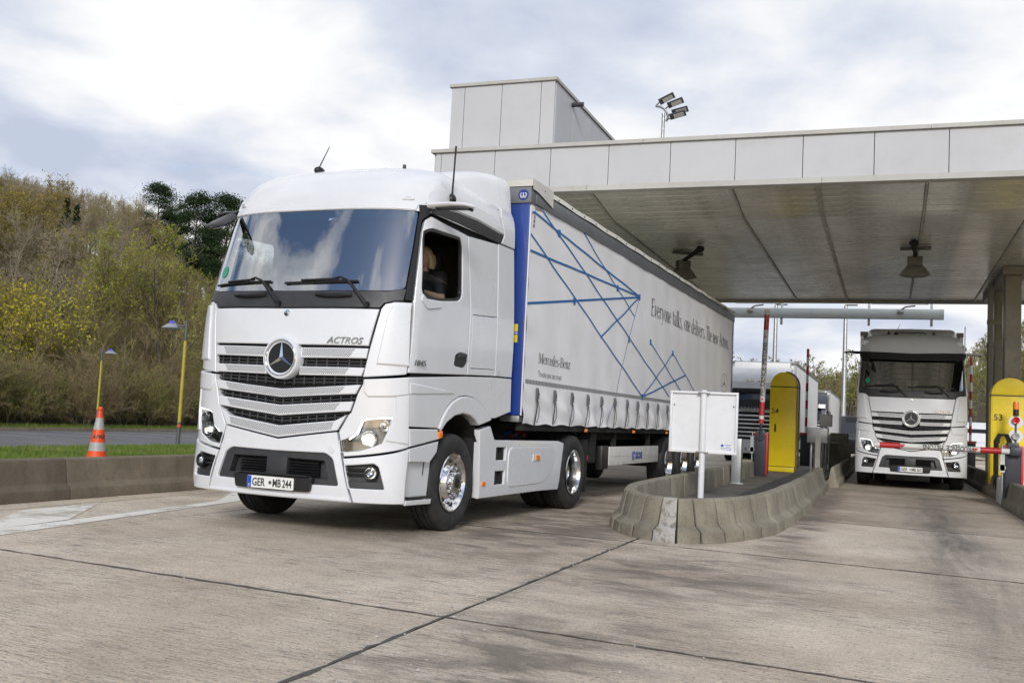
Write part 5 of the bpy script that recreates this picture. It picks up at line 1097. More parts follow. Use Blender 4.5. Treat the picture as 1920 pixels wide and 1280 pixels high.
for a, b in ((-8.95, -5.6), (-5.595, -1.2), (-1.195, 3.2), (3.205, 8.25)): cb('lower_trim', (a, YF-.03, 5.69), (b, YF+.22, 5.795), PANELS)
for k in range(12): cb('side_panel', (-8.93, YF+.06+k*1.25, 5.70), (-8.885, YF+.06+k*1.25+1.24, 6.58), PANEL)
cb('roof_slab', (-8.9, YF+.13, 5.95), (8.2, 33.7, 6.55), MATTE)
SOF = mat('soffit_metal', (.70, .685, .61), .26, .2, 0, var=(.55, .72, 1.1, 1), dirt=(1.3, (.10, .095, .075), .7)); RIB = mat('soffit_rib', (.40, .39, .35), .45, .3, var=(2, .8, 1.2))
ribx = [-8.85, -5.55, -2.83, -1.29, .565, 2.40, 4.6, 8.1]
def sofz(y): return 5.72-.22*min(1, max(0, (y-18.75)/1.7))
PW = .30; rows_ = int((33.55-18.82)/PW)
sl0 = {}
for i in range(len(ribx)-2):
    x0, x1 = ribx[i]+.03, ribx[i+1]-.03
    for j in range(rows_):
        y0 = 18.82+j*PW; z0, z1 = sofz(y0), sofz(y0+PW); ang = math.atan2(z1-z0, PW)
        key = (i, round(ang, 3))
        if key not in sl0:
            mb_ = MB().prism([(0, 0), (.012, -.012), (PW-.022, -.012), (PW-.01, 0), (PW-.01, .02), (0, .02)], lambda a, z: (x0, a, z), lambda a, z: (x1, a, z)); o = mb_.build('soffit_plank', SOF, can, 30); sl0[key] = o
        else: o = link(bpy.data.objects.new('soffit_plank', sl0[key].data), can)
        o.location = (3, y0-28, z0+random.uniform(-.003, .003)); o.rotation_euler = (ang, 0, 0)
cb('soffit_backing', (-8.9, 18.8, 5.76), (8.2, 33.6, 5.80), MATTE)
for x in ribx[1:-1]:
    for ya, yb in ((18.8, 20.45), (20.45, 33.6)):
        za, zb = sofz(ya), sofz(yb); w_ = .02 if x != -1.29 else .035
        MB().add([(x+a+3, y-28, z+c) for y, z in ((ya, za), (yb, zb)) for a, c in ((-w_, -.045), (w_, -.045), (w_, .02), (-w_, .02))], [(0, 1, 5, 4), (1, 2, 6, 5), (2, 3, 7, 6), (3, 0, 4, 7), (3, 2, 1, 0), (4, 5, 6, 7)]).build('soffit_rib', RIB, can)
cb('rear_fascia', (-8.9, 33.6, 5.40), (8.2, 33.75, 6.55), PANELS)
COLM = mat('column_steel', (.23, .215, .18), .5, .2, var=(1.5, .8, 1.15), dirt=(3, (.08, .07, .05), .5))
for x0, x1, y0, y1, zt in ((2.62, 2.98, 27.0, 27.5, 5.28), (2.66, 2.86, 30.0, 30.4, 5.4), (2.42, 2.54, 29.0, 29.3, 5.4), (-8.5, -8.1, 27, 27.5, 5.5), (-8.5, -8.1, 21.5, 22, 5.5)): cb('column', (x0, y0, .0), (x1, y1, zt), COLM, bev=.02)
cb('column_head', (2.55, 26.8, 5.28), (3.1, 32.5, 5.48), COLM); cb('column_tie', (2.40, 29.1, 4.3), (2.75, 29.2, 4.42), COLM); cb('column_tie', (2.40, 29.1, 3.7), (2.75, 29.2, 3.82), COLM)
# rooftop plant room
ph = empty('rooftop_plant_room', (-7.6, 22, 6.6)); tag(ph, 'tall pale panelled box standing on the canopy roof', 'building'); PO = Vector((-7.6, 22, 6.6))
def pb(name, a, b, m, bev=.003): return MB().b2([p-q for p, q in zip(a, PO)], [p-q for p, q in zip(b, PO)]).build(name, m, ph, 0, bevel=bev)
pj = [-8.76, -8.46, -7.62, -6.76, -6.46]
for a, b in zip(pj[:-1], pj[1:]): pb('wall_panel', (a+.006, 18.95, 6.56), (b-.006, 19.0, 8.08), PANEL)
for k in range(10): pb('wall_panel', (-6.51, 19.01+k*1.2, 6.56), (-6.455, 19.01+k*1.2+1.19, 8.08), PANEL)
pb('core', (-8.74, 19.01, 6.56), (-6.52, 31, 8.06), MATTE)
pb('coping', (-8.80, 18.90, 8.085), (-6.42, 31, 8.15), PANELS)
MB().cyl(Vector((-6.5, 20.1, 7.93))-PO, Vector((-6.2, 20.1, 7.93))-PO, .05, n=10).build('overflow_pipe', DGREY, ph)
# lamps under the soffit
def soffit_lamp(x, y, label, rz):
    r_ = empty('canopy_floodlight', (x, y, 5.47), rz); tag(r_, label, 'floodlight', 'floodlights under the canopy')
    MB().b2((-.32, -.06, -.06), (.32, .06, .0)).build('mounting_plate', LAMPB, r_, bevel=.008)
    MB().tube([(-.05, -.9, -.04), (-.05, -.7, -.12), (0, -.2, -.16), (0, .1, -.2)], .05, 8).build('arm', MATTE, r_)
    MB().ball((-.05, -.95, -.08), (.10, .12, .08), 10, 6).build('junction_box', MATTE, r_)
    MB().b2((-.16, .0, -.42), (.16, .22, -.2)).build('housing', LAMPB, r_, bevel=.02)
    MB().prism([(-.17, -.42), (.17, -.42), (.33, -.62), (.2, -.655), (0, -.665), (-.2, -.655), (-.33, -.62)], lambda a, z: (a, -.02, z), lambda a, z: (a*.9, .25, z)).build('shade', LAMPB, r_, bevel=.006)
    for s in (-1, 1): MB().b2((s*.22-.1, -.35, -.11), (s*.22+.1, -.2, -.05)).build('signal_box', LAMPB, r_, bevel=.01)
soffit_lamp(-4.72, 24.3, 'dark floodlight on a bent arm under the left part of the canopy', R(35)); soffit_lamp(.50, 24.0, 'dark floodlight with flared shade hanging under the middle of the canopy', 0)
# gantry behind
ga = empty('lane_gantry', (-2, 36, 0)); tag(ga, 'pale horizontal gantry beam hanging behind the canopy', 'gantry'); GPALE = mat('gantry_paint', (.50, .55, .55), .45, .1, var=(2, .9, 1.05))
def gb(name, a, b, m, bev=.006): return MB().b2((a[0]+2, a[1]-36, a[2]), (b[0]+2, b[1]-36, b[2])).build(name, m, ga, bevel=bev)
gb('beam', (-8.4, 35.9, 5.17), (1.67, 36.15, 5.5), GPALE)
for x in (-3.54, -.67, 1.29): gb('drop_bracket', (x-.04, 35.95, 4.93), (x+.04, 36.0, 5.17), STEEL); gb('hanger', (x-.04, 36.0, 5.5), (x+.04, 36.05, 5.95), GPALE)
for x0, x1 in ((-5.2, -3.55), (-.6, 1.2)): gb('tube_light', (x0, 36.4, 5.72), (x1, 36.52, 5.78), SIGNW)
for x in (-4.6, .33): gb('sensor', (x-.09, 35.8, 5.36), (x+.09, 35.9, 5.46), STEEL); MB().tube([(x+2, -.15, 5.45), (x+2.15, -.18, 5.56), (x+2.45, -.15, 5.60)], .025, 6).build('sensor_arm', DGREY, ga)
gb('gantry_post', (-8.4, 35.9, 0), (-8.15, 36.15, 5.17), GPALE)
# mast with four lamp heads behind the roof
ms = empty('floodlight_mast', (-8.0, 36, 0)); tag(ms, 'tall mast with four angled lamp heads rising behind the canopy roof', 'mast')
MB().cyl((0, 0, 0), (0, 0, 12.72), .11, .06, 12).build('pole', STEEL, ms)
MB().tube([(-.29, -.05, 13.0), (-.1, -.05, 12.95), (.05, -.05, 12.85), (.15, -.03, 12.68), (.17, .0, 12.54), (.11, .0, 12.41)], .045, 8).build('cross_arm', STEEL, ms)
for (hx, hz), (ax_, az_), a in (((.12, 13.24), (-.29, 13.0), 25), ((.45, 13.06), (.06, 12.85), 19), ((.63, 12.75), (.17, 12.62), 12), ((.55, 12.60), (.15, 12.46), 13)):
    M = Matrix.Rotation(R(-a), 3, 'Y') @ Matrix.Rotation(R(-34), 3, 'X'); hd_ = MB().box((hx, -.1, hz), (.60, .26, .05), M).build('lamp_head', GREYP, ms, bevel=.012); MB().box((hx+.05, -.112, hz-.03), (.38, .18, .012), M).build('diffuser', OFFW, hd_); MB().tube([(ax_, -.05, az_), (hx-.26, -.1, hz-.12)], .028, 6).build('head_bracket', STEEL, hd_)
for x, y, h_, lb in ((-8.3, 80, 11.0, 'thick far light mast rising behind the raised boom'), (-3.15, 80, 11.0, 'slim far light mast beside the trees between the trucks')):
    p_ = empty('light_mast', (x, y, 0)); tag(p_, lb, 'mast'); MB().cyl((0, 0, 0), (0, 0, h_), .22, .13, 10).build('pole', STEEL, p_); MB().box((.4, 0, h_+.05), (.9, .3, .08)).build('lamp_head', GREYP, p_)
# ------------------------------------------------------------------ toll lane equipment
def yellow_cabinet(x, y, num, w_, label, top=2.46):
    r_ = empty('toll_cabinet', (x, y, .1)); tag(r_, label, 'cabinet'); d = .55; h_ = top-.1; cap = .40
    MB().b2((0, -.0, .14), (w_, d, h_)).build('body', YEL, r_, bevel=.012)
    MB().b2((.03, -.012, .16), (w_-.03, -.001, h_-.02)).build('door', YEL, r_, bevel=.004)
    arc_ = [(w_/2+w_/2*math.cos(q), h_+.02+cap*math.sin(q)) for q in [math.pi*k/20 for k in range(21)]]
    MB().prism(arc_, lambda a, z: (a, -.005, z), lambda a, z: (a, d, z)).build('domed_top', YEL, r_, 30, bevel=.01)
    MB().b2((-.01, -.02, h_), (w_+.01, d, h_+.018)).build('cap_seam', DGREY, r_)
    MB().b2((.01, .02, 0), (w_-.02, d-.02, .13)).build('plinth', YEL, r_, bevel=.01)
    ar2 = [(w_/2+(w_/2+.03)*math.cos(q), h_+.02+(cap+.03)*math.sin(q)) for q in [math.pi*k/16 for k in range(9)]]; e_ = MB(); e_.tube([(a, d+.02, z) for a, z in [(w_+.03, .1)]+ar2], .03, 6); e_.build('steel_edge', ALU, r_)
    MB().b2((.14, -.03, 1.10), (.19, -.012, 1.32)).build('door_lock', BLACK, r_, bevel=.008)
    text(num, .2, PRINT, r_, basis((.05, -.016, 1.62), (1, 0, 0), (0, 0, 1)), ext=.001, bold=.003); return r_
yellow_cabinet(-3.12, 29.2, '54', .72, 'tall yellow dome-topped cabinet numbered 54 on the near island')
yellow_cabinet(2.22, 25.6, '53', .80, 'tall yellow dome-topped cabinet numbered 53 at the right edge', 2.28)
def red_white(mb_w, mb_r, p0, p1, r_, cutsr, n=10):
    p0, p1 = Vector(p0), Vector(p1)
    for a, b, c in cutsr: MB().cyl(p0.lerp(p1, a), p0.lerp(p1, b), r_, n=n).build('red_section' if c else 'white_section', REDP if c else mb_w, mb_r, 40)
def barrier(x, y, label, raised, sx=1):
    r_ = empty('boom_barrier', (x, y, .1)); tag(r_, label, 'barrier gate')
    c_ = MB(); c_.prism([(-.15, 0), (.12, 0), (.12, .98), (.08, 1.12), (-.10, 1.12), (-.15, .98)], lambda a, z: (a, 0, z), lambda a, z: (a, .36, z)); c_.build('cabinet', DRK, r_, 30, bevel=.015)
    MB().b2((.122, .01, .03), (.17, .35, 1.02)).build('side_cover', REDP, r_, bevel=.01); MB().b2((-.17, .02, 1.0), (.17, .34, 1.06)).build('top_band', REDP, r_, bevel=.008)
    MB().cyl((-.2, -.02, .03), (-.2, -.02, 1.08), .018).b2((-.24, -.06, .55), (-.16, .02, .95)).cyl((-.2, -.06, .64), (-.2, -.02, .64), .06).build('push_button_post', STEEL, r_, 30)
    MB().cyl((0, -.06, .98), (0, .02, .98), .10, n=18).build('pivot', DRK, r_)
    return r_
b54 = barrier(-2.92, 25.5, 'dark barrier machine with its red and white boom raised upright, near island', True)
arm = empty('boom', (0, -.05, .98), 0, b54); arm.rotation_euler = (0, R(1.2), 0)
red_white(OFFW, arm, (0, 0, .30), (0, 0, 3.12), .062, [(0, .04, 1), (.04, .07, 0), (.07, .19, 1), (.19, .82, 0), (.82, .955, 1), (.955, 1, 0)]); MB().cyl((0, 0, -.05), (0, 0, .3), .03).build('boom_root', DRK, arm)
text('PRUDENCE  PIETONS', .15, PRINT, arm, basis((.045, -.064, .98), (0, 0, 1), (-1, 0, 0)), ext=.001, xs=.92, bold=.002)
MB().add([(-.03, -.066, .88), (.03, -.066, .88), (0, -.066, .95)], [(0, 1, 2)]).build('warning_mark', REDP, arm)
MB().add([(-.03, -.066, 2.42), (.03, -.066, 2.42), (0, -.066, 2.49)], [(0, 1, 2)]).build('warning_mark', REDP, arm)
b53 = barrier(2.25, 21.3, 'dark barrier machine with its boom lowered across the right lane', False)
arm = empty('boom', (0, -.06, .95), 0, b53)
red_white(OFFW, arm, (-.05, 0, 0), (-2.50, 0, 0), .058, [(0, .07, 0), (.07, .22, 1), (.22, .28, 0), (.28, .80, 0), (.80, .955, 1), (.955, 1, 0)]);
text('PRUDENCE  PIETONS', .125, PRINT, arm, basis((-.70, -.06, .045), (-1, 0, 0), (0, 0, -1)), ext=.001, xs=.76, bold=.002)
MB().box((.02, 0, 0), (.2, .16, .16)).build('boom_clamp', DRK, arm, bevel=.02)
for x in (-.68, -1.98): MB().add([(x-.06, -.060, .03), (x+.06, -.060, .03), (x, -.060, -.045)], [(0, 1, 2)]).build('warning_mark', REDP, arm)
# entry booms standing upright at the back of the islands
for x, y, lb in ((-2.62, 36.0, 'thin upright red and white boom at the back of the near island'), (2.66, 38.0, 'thin upright red and white boom behind the right-hand truck')):
    e_ = empty('entry_boom', (x, y, .1)); tag(e_, lb, 'barrier gate'); red_white(SIGNW, e_, (0, 0, .75), (0, 0, 4.0), .045, [(k/11, (k+1)/11, 1-k % 2) for k in range(11)], 8);
    MB().b2((-.17, -.1, 0), (.17, .25, 1.05)).build('cabinet', DRK, e_, bevel=.02); MB().b2((-.19, -.12, 1.05), (.19, .27, 1.12)).build('top_band', REDP, e_)
# traffic signal in front of cabinet 53
sg = empty('lane_signal', (2.66, 24.9, .1)); tag(sg, 'orange beacon and red lamps on a thin pole before cabinet 53', 'signal')
MB().cyl((0, 0, 0), (0, 0, 1.6), .022).build('pole', GREYP, sg); MB().lathe([(.0, .18), (.055, .17), (.065, .12), (.065, 0)], (0, 0, 1.86), (0, 0, 1), 16).build('beacon', ORANGE, sg, 50); MB().cyl((0, 0, 1.72), (0, 0, 1.86), .06).build('beacon_base', BLACK, sg)
for z in (1.58, 1.27):
    d_ = MB().cyl((0, .0, z), (0, .02, z), .145, n=24).build('signal_disc', SIGNW, sg, 30); MB().lathe([(.075, 0), (.075, .08), (.068, .08), (.0, .03)], (0, -.0, z+(.04 if z > 1.4 else 0)), (0, -1, 0), 18).build('signal_lamp', REDL if z > 1.4 else CONEW, d_, 40)
# sign seen from behind
sn = empty('sign_board', (-2.70, 15.86, .1)); tag(sn, 'white back of a sign on a white post rising from the island nose', 'sign'); SM = Matrix.Rotation(R(-1.5), 4, 'Y')
MB().b2((-.52, .03, .72), (.52, .05, 1.66)).build('panel', SIGNW, sn)
for a, b in (((-.53, -.01, .71), (.53, .03, .745)), ((-.53, -.01, 1.635), (.53, .03, 1.67)), ((-.53, -.01, .746), (-.495, .03, 1.634)), ((.495, -.01, .746), (.53, .03, 1.634))): MB().b2(a, b).build('frame_bar', SIGNW, sn, bevel=.004)
MB().cyl((0, -.02, 0), (0, -.02, 1.69), .048, n=16).build('post', SIGNW, sn)
for z in (.73, 1.65):
    MB().b2((-.09, -.075, z-.012), (.09, .0, z+.012)).build('clamp', STEEL, sn, bevel=.003)
for x, z in ((-.47, 1.45), (.46, 1.45)): MB().ball((x, .025, z), .012, 8, 6).build('bolt', GREYP, sn)
lb = MB().b2((.27, .026, .765), (.46, .0295, .875)).build('maker_label', PLATEW, sn)
MB().lathe([(0, .002), (.022, .002)], (.30, .026, .845), (0, -1, 0), 14).build('label_mark', EUBLUE, lb)
for x0, x1, z in ((.335, .445, .855), (.36, .42, .832), (.28, .30, .808), (.31, .33, .808), (.34, .385, .806), (.395, .445, .803), (.285, .305, .788), (.315, .345, .786), (.365, .40, .783), (.405, .44, .782)): MB().b2((x0, .0245, z-.004), (x1, .026, z+.004)).build('label_print', EUBLUE, lb)
bo = MB().b2((-2.99, 21.1, .1), (-2.80, 21.35, 1.02)).b2((-3.05, 21.05, .1), (-2.74, 21.4, .115)).build('steel_bollard', STEEL, None, bevel=.006); tag(bo, 'square grey steel post on the island behind the white sign', 'post')
# grey gate panels and ticket box by the far barrier
gt = empty('service_gate', (-1.75, 29.6, .1)); tag(gt, 'row of grey metal gate panels on the far right side of the island', 'gate')
for k in range(6):
    y = k*.95; MB().b2((-.28+.05*k, y, 0), (-.22+.05*k, y+.1, 1.12)).build('gate_post', STEEL, gt, bevel=.01)
    MB().b2((-.26+.05*k, y+.12, .15), (-.23+.05*k, y+.9, 1.05)).build('gate_panel', GREYP if k % 2 else OFFW, gt, bevel=.006)
MB().b2((-.35, -.25, .85), (.2, .2, 1.27)).build('control_box', STEEL, gt, bevel=.012); MB().b2((-.12, -.28, 0), (.02, -.2, 1.0)).build('gate_leg', OFFW, gt)
tb_ = empty('ticket_box', (-1.66, 30.4, .1)); tag(tb_, 'small white box on a thin post above the gate panels', 'box'); MB().b2((-.17, -.1, 1.32), (.17, .15, 1.68)).build('housing', SIGNW, tb_, bevel=.03); MB().cyl((0, 0, 0), (0, 0, 1.32), .03).build('post', STEEL, tb_)
hr = empty('hand_rail', (2.25, 24.2, .1)); tag(hr, 'dark bent tube railing beside cabinet 53', 'railing')
for y in (0, .5): MB().tube([(-.02, y, 0), (-.02, y, 1.15), (.05, y, 1.28), (.18, y, 1.28), (.24, y, 1.15), (.24, y, 0)], .03, 8).build('rail_hoop', MATTE, hr)
# guard rail far away
grl = empty('guard_rail', (0, 100, 0)); tag(grl, 'distant steel guard rail crossing behind the lanes', 'guard rail'); MB().b2((-30, 0, .5), (30, .08, .8)).build('rail', STEEL, grl)
for k in range(16): MB().b2((-30+k*4, .1, 0), (-29.9+k*4, .2, .7)).build('rail_post', STEEL, grl)
# ------------------------------------------------------------------ car park lamps and cone
def park_lamp(x, y, z, h_, dirx, label, band=False):
    r_ = empty('car_park_lamp', (x, y, z)); tag(r_, label, 'street lamp', 'yellow car park lamps')
    MB().cyl((0, 0, 0), (0, 0, h_*.27), .062, .06, 14).build('base_sleeve', GREYP, r_); MB().cyl((0, 0, h_*.27), (0, 0, h_*.885), .052, .045, 14).build('post', OLIVE, r_); MB().cyl((0, 0, h_*.885), (0, 0, h_+.14), .05, .04, 12).build('head_sleeve', GREYP, r_)
    MB().cyl((0, 0, h_-.02), (dirx*.36, 0, h_-.02), .036, n=8).build('arm', GREYP, r_)
    MB().lathe([(.0, -.07), (.29, -.08), (.30, -.06), (.13, .06), (.10, .075)], (dirx*.52, 0, h_-.02), (0, 0, 1), 24).build('shade', STEEL, r_, 40); MB().lathe([(.11, .07), (.045, .16), (0, .165)], (dirx*.52, 0, h_-.02), (0, 0, 1), 18).build('shade_cap', mat('lamp_cap_blue', (.08, .07, .6), .3), r_, 40)
    if band: MB().cyl((0, 0, h_*.235), (0, 0, h_*.25), .066).build('band', CONEO, r_)
park_lamp(-19.3, 24.2, -.43, 3.86, -1, 'nearer yellow lamp post with conical shade right beside the truck', True); park_lamp(-35.8, 38.8, -.43, 3.86, 1, 'farther yellow lamp post rising above the traffic cone')
cn = empty('traffic_cone', (-14.0, 15.25, 0)); tag(cn, 'orange and white traffic cone standing behind the brown concrete wall', 'cone')
def cr_(z): return .19-.155*z/1.02
for a, b, m_ in ((.07, .20, CONEO), (.20, .36, CONEW), (.36, .60, CONEO), (.60, .82, CONEW), (.82, 1.02, CONEO)): MB().lathe([(cr_(a), a), (cr_(b), b)]+([(cr_(b)-.012, b+.01), (.0, b+.01)] if b > 1 else []), (0, 0, 0), (0, 0, 1), 28).build('cone_band', m_, cn, 40)
MB().b2((-.24, -.24, 0), (.24, .24, .07)).build('cone_base', CONEO, cn, bevel=.02)
MB().torus((0, 0, .98), (0, 0, 1), .05, .012, 20, 6).build('cone_lip', CONEO, cn)
tm = text('APRR', .10, PRINT, cn, Matrix.Identity(4), ext=0, shear=.2, xs=1.1, bold=.003)
cdir = math.atan2(-15.25, 14.0)
for v in tm.data.vertices:
    u = v.co.x-.12; z = .43+v.co.y; rr = cr_(z)+.003; th_ = cdir+u/rr; v.co = (rr*math.cos(th_), rr*math.sin(th_), z)
lgc = MB(); P = []
for k in range(3):
    z = .44+k*.03
    for u0, u1 in ((-.22, -.15),):
        V = [((cr_(zz_)+.003)*math.cos(cdir+u/cr_(zz_)), (cr_(zz_)+.003)*math.sin(cdir+u/cr_(zz_)), zz_) for u, zz_ in ((u0+.012*k, z), (u1+.008*k, z), (u1+.012*k, z+.018), (u0+.016*k, z+.018))]; lgc.add(V, [(0, 1, 2, 3)])
lgc.build('cone_logo', PRINT, cn)
# far white van and car beyond the right-hand island
def van(x, y, label, m_, L=5.4, h_=2.5):
    r_ = empty('delivery_van', (x, y, 0)); tag(r_, label, 'van')
    MB().prism([(0, .45), (0, 1.05), (.9, 1.25), (1.5, 2.1), (2.0, h_-.1), (2.3, h_), (L, h_), (L, .45)], lambda a, z: (-.95, a, z), lambda a, z: (.95, a, z)).build('body', m_, r_, 30, bevel=.08, seg=3)
    MB().add([(-.8, .93, 1.28), (.8, .93, 1.28), (.75, 1.46, 2.05), (-.75, 1.46, 2.05)], [(0, 1, 2, 3)]).build('windscreen', DGLASS, r_)
    for s in (1, -1):
        MB().b2((s*.6, -.03, .75), (s*.9, .02, .95)).build('headlamp', CLEAR, r_, bevel=.01)
        for yy in (.95, L-.9): MB().lathe([(.34, -.1), (.35, .1), (.2, .11), (0, .1)], (s*.85, yy, .35), (s, 0, 0), 20).build('wheel', RUBBER, r_)
    MB().b2((-.9, -.06, .4), (.9, .1, .7)).build('bumper', DGREY, r_, bevel=.03)
van(5.6, 72, 'small white van parked far behind the right-hand island', WHITE2); van(-1.05, 47, 'dark vehicle mostly hidden behind the left side of the right-hand truck', DARKP, 4.6, 1.9)
# ------------------------------------------------------------------ trees
def prisms(S, n):
    # S: (k,8) p0,p1,r0,r1 -> vertex and quad arrays of open n-sided prisms
    S = np.asarray(S, float); k = len(S)
    if k == 0: return np.zeros((0, 3)), np.zeros((0, 4), int)
    p0, p1, r0, r1 = S[:, :3], S[:, 3:6], S[:, 6], S[:, 7]; d = p1-p0; d /= np.linalg.norm(d, axis=1)[:, None]+1e-9
    ref = np.where(np.abs(d[:, 2:3]) > .8, [[1., 0, 0]], [[0., 0, 1]]); a = np.cross(d, ref); a /= np.linalg.norm(a, axis=1)[:, None]+1e-9; b = np.cross(d, a)
    V = np.zeros((k, 2*n, 3))
    for j in range(n):
        q = 2*math.pi*j/n; e = a*math.cos(q)+b*math.sin(q); V[:, j] = p0+e*r0[:, None]; V[:, n+j] = p1+e*r1[:, None]
    F = np.array([[j, (j+1) % n, n+(j+1) % n, n+j] for j in range(n)]); F = (np.arange(k)[:, None, None]*2*n+F[None]).reshape(-1, 4)
    return V.reshape(-1, 3), F
def leaf_quads(rng, P, size, flat=.0):
    P = np.asarray(P, float); k = len(P); u = rng.normal(size=(k, 3)); u /= np.linalg.norm(u, axis=1)[:, None]; w_ = rng.normal(size=(k, 3)); w_ -= u*(w_*u).sum(1)[:, None]; w_ /= np.linalg.norm(w_, axis=1)[:, None]
    s = size*rng.uniform(.6, 1.4, (k, 1)); V = np.stack([P-u*s, P+w_*s*.5, P+u*s, P-w_*s*.5], 1).reshape(-1, 3); return V, np.arange(k*4).reshape(k, 4)
def grow(rng, H=10., form='tree', dens=1., spread=.55, crown0=.28, twig=.011, levels=4):
    thick, thin, tips = [], [], []
    def branch(p, d, L, r, lev, steps):
        pts = [p]; q = p.copy(); dd = d.copy()
        for i in range(steps):
            dd = dd+rng.normal(0, .13 if lev else .05, 3)+np.array([0, 0, .10 if lev else .03]); dd /= np.linalg.norm(dd); q2 = q+dd*L/steps
            ra, rb = r*(1-.75*i/steps), r*(1-.75*(i+1)/steps); (thick if lev <= 1 else thin).append([*q, *q2, max(ra, twig), max(rb, twig*.8)]); q = q2; pts.append(q)
        if lev >= levels: tips.extend(pts[1:]); return
        nk = {0: int(15*dens), 1: int(7*dens), 2: int(6*dens), 3: 3}[lev]
        for i in range(nk):
            t = (crown0+(1-crown0)*(i+rng.uniform(0, 1))/nk) if lev == 0 else rng.uniform(.2, 1); f = t*steps; k = min(int(f), steps-1); base = pts[k]+(pts[k+1]-pts[k])*(f-k)
            ax = pts[k+1]-pts[k]; ax /= np.linalg.norm(ax); a = rng.normal(size=3); a -= ax*a.dot(ax); a /= np.linalg.norm(a); ang = rng.uniform(.5, 1.0) if lev else spread+rng.uniform(-.15, .35)
            nd = ax*math.cos(ang)+a*math.sin(ang); ll = L*(.52-.30*t if lev == 0 else rng.uniform(.38, .6)); branch(base, nd, max(ll, .25), r*(.45-.2*t if lev == 0 else .42), lev+1, 3 if lev < 2 else 2)
    if form == 'tree': branch(np.zeros(3), np.array([rng.normal(0, .05), rng.normal(0, .05), 1.]), H, H*.013, 0, 6)
    else:
        for _ in range(int(7*dens)):
            a = rng.uniform(0, 6.28); t = rng.uniform(.1, .55); branch(np.array([math.cos(a)*.3, math.sin(a)*.3, 0]), np.array([math.cos(a)*t, math.sin(a)*t, 1.]), H*rng.uniform(.6, 1.), H*.008, 1, 4)
    return thick, thin, np.array(tips)
def crown_mesh(name, thin, tips, rng, bark, leaf=None, nleaf=0, size=.06):
    V, F = prisms(thin, 3); nf = len(F)
    if leaf is not None and nleaf:
        P = tips[rng.integers(0, len(tips), nleaf)]+rng.normal(0, .12, (nleaf, 3)); V2, F2 = leaf_quads(rng, P, size); F = np.vstack([F, F2+len(V)]); V = np.vstack([V, V2])
    me = np_mesh(name, V, F, bark)
    if leaf is not None:
        me.materials.append(leaf); mi = np.zeros(len(F), np.int32); mi[nf:] = 1; me.polygons.foreach_set('material_index', mi)
    return me
def barkmat(name, c0, c1):
    m = bpy.data.materials.new(name); m.use_nodes = True; t = m.node_tree; t.nodes.clear(); g = N(t, 'ShaderNodeNewGeometry'); c = ramp(t, noise(t, g.outputs['Position'], .25, 4, .7), [(.32, c0), (.68, c1)])
    d = N(t, 'ShaderNodeBsdfDiffuse'); t.links.new(c, d.inputs[0]); o = N(t, 'ShaderNodeOutputMaterial'); t.links.new(d.outputs[0], o.inputs[0]); return m
TWIG1 = barkmat('twig_brown', (.22, .165, .095), (.33, .26, .155)); TWIG2 = barkmat('twig_olive', (.23, .195, .09), (.34, .29, .145)); TWIG3 = barkmat('twig_grey', (.25, .215, .155), (.37, .325, .235))
L_OLV = leafmat('buds_olive', (.20, .18, .05), (.30, .26, .08)); L_YG = leafmat('leaves_yellow_green', (.20, .25, .035), (.34, .36, .06)); L_YEL = leafmat('blossom_yellow', (.42, .38, .03), (.58, .50, .05)); L_OCH = leafmat('buds_ochre', (.26, .20, .045), (.36, .29, .07)); L_GRN = leafmat('leaves_dull_green', (.15, .19, .035), (.24, .28, .06)); L_PINE = leafmat('pine_needles', (.02, .042, .016), (.05, .085, .03)); L_SPR = leafmat('spruce_needles', (.012, .030, .014), (.03, .055, .022))
TRG = np.random.default_rng(11)
def top_limit(x, y): return 1.2+y*(.285-.19*(max(-1.3, min(-.6, x/y))+1.118))
def proto(H, form, bark, twig_m, leaf, nleaf, size, **kw):
    th_, tn, tp_ = grow(TRG, H, form, **kw); V, F = prisms(th_, 6); return np_mesh('trunk', V, F, bark, smooth=True), crown_mesh('crown', tn, tp_, TRG, twig_m, leaf, nleaf, size)
BARE = [proto(12, 'tree', PALEB, TWIG1, L_OLV, 2200, .07), proto(11, 'tree', WOODB, TWIG2, L_OCH, 1700, .075, spread=.45), proto(12, 'tree', PALEB, TWIG3, None, 0, .05, spread=.7), proto(9, 'tree', WOODB, TWIG1, L_GRN, 2600, .07, crown0=.15), proto(10, 'tree', PALEB, TWIG3, L_OLV, 300, .05, crown0=.35)]
P_OCH = proto(10.4, 'tree', WOODB, TWIG2, L_OCH, 5200, .085, spread=.6, dens=1.1); P_YG = proto(8.5, 'tree', WOODB, TWIG2, L_YG, 3600, .075, crown0=.12, spread=.45); P_YEL = proto(5, 'shrub', WOODB, TWIG2, L_YEL, 4200, .075, dens=1.2); P_PALE = proto(8.6, 'tree', PALEB, TWIG3, None, 0, .05, crown0=.30, spread=.75, twig=.017)
SHRUBS = [proto(4.6, 'shrub', WOODB, TWIG2, L_OLV, 1300, .06), proto(4.0, 'shrub', WOODB, TWIG2, L_GRN, 2000, .06), proto(5.0, 'shrub', WOODB, TWIG1, L_YG, 420, .05)]
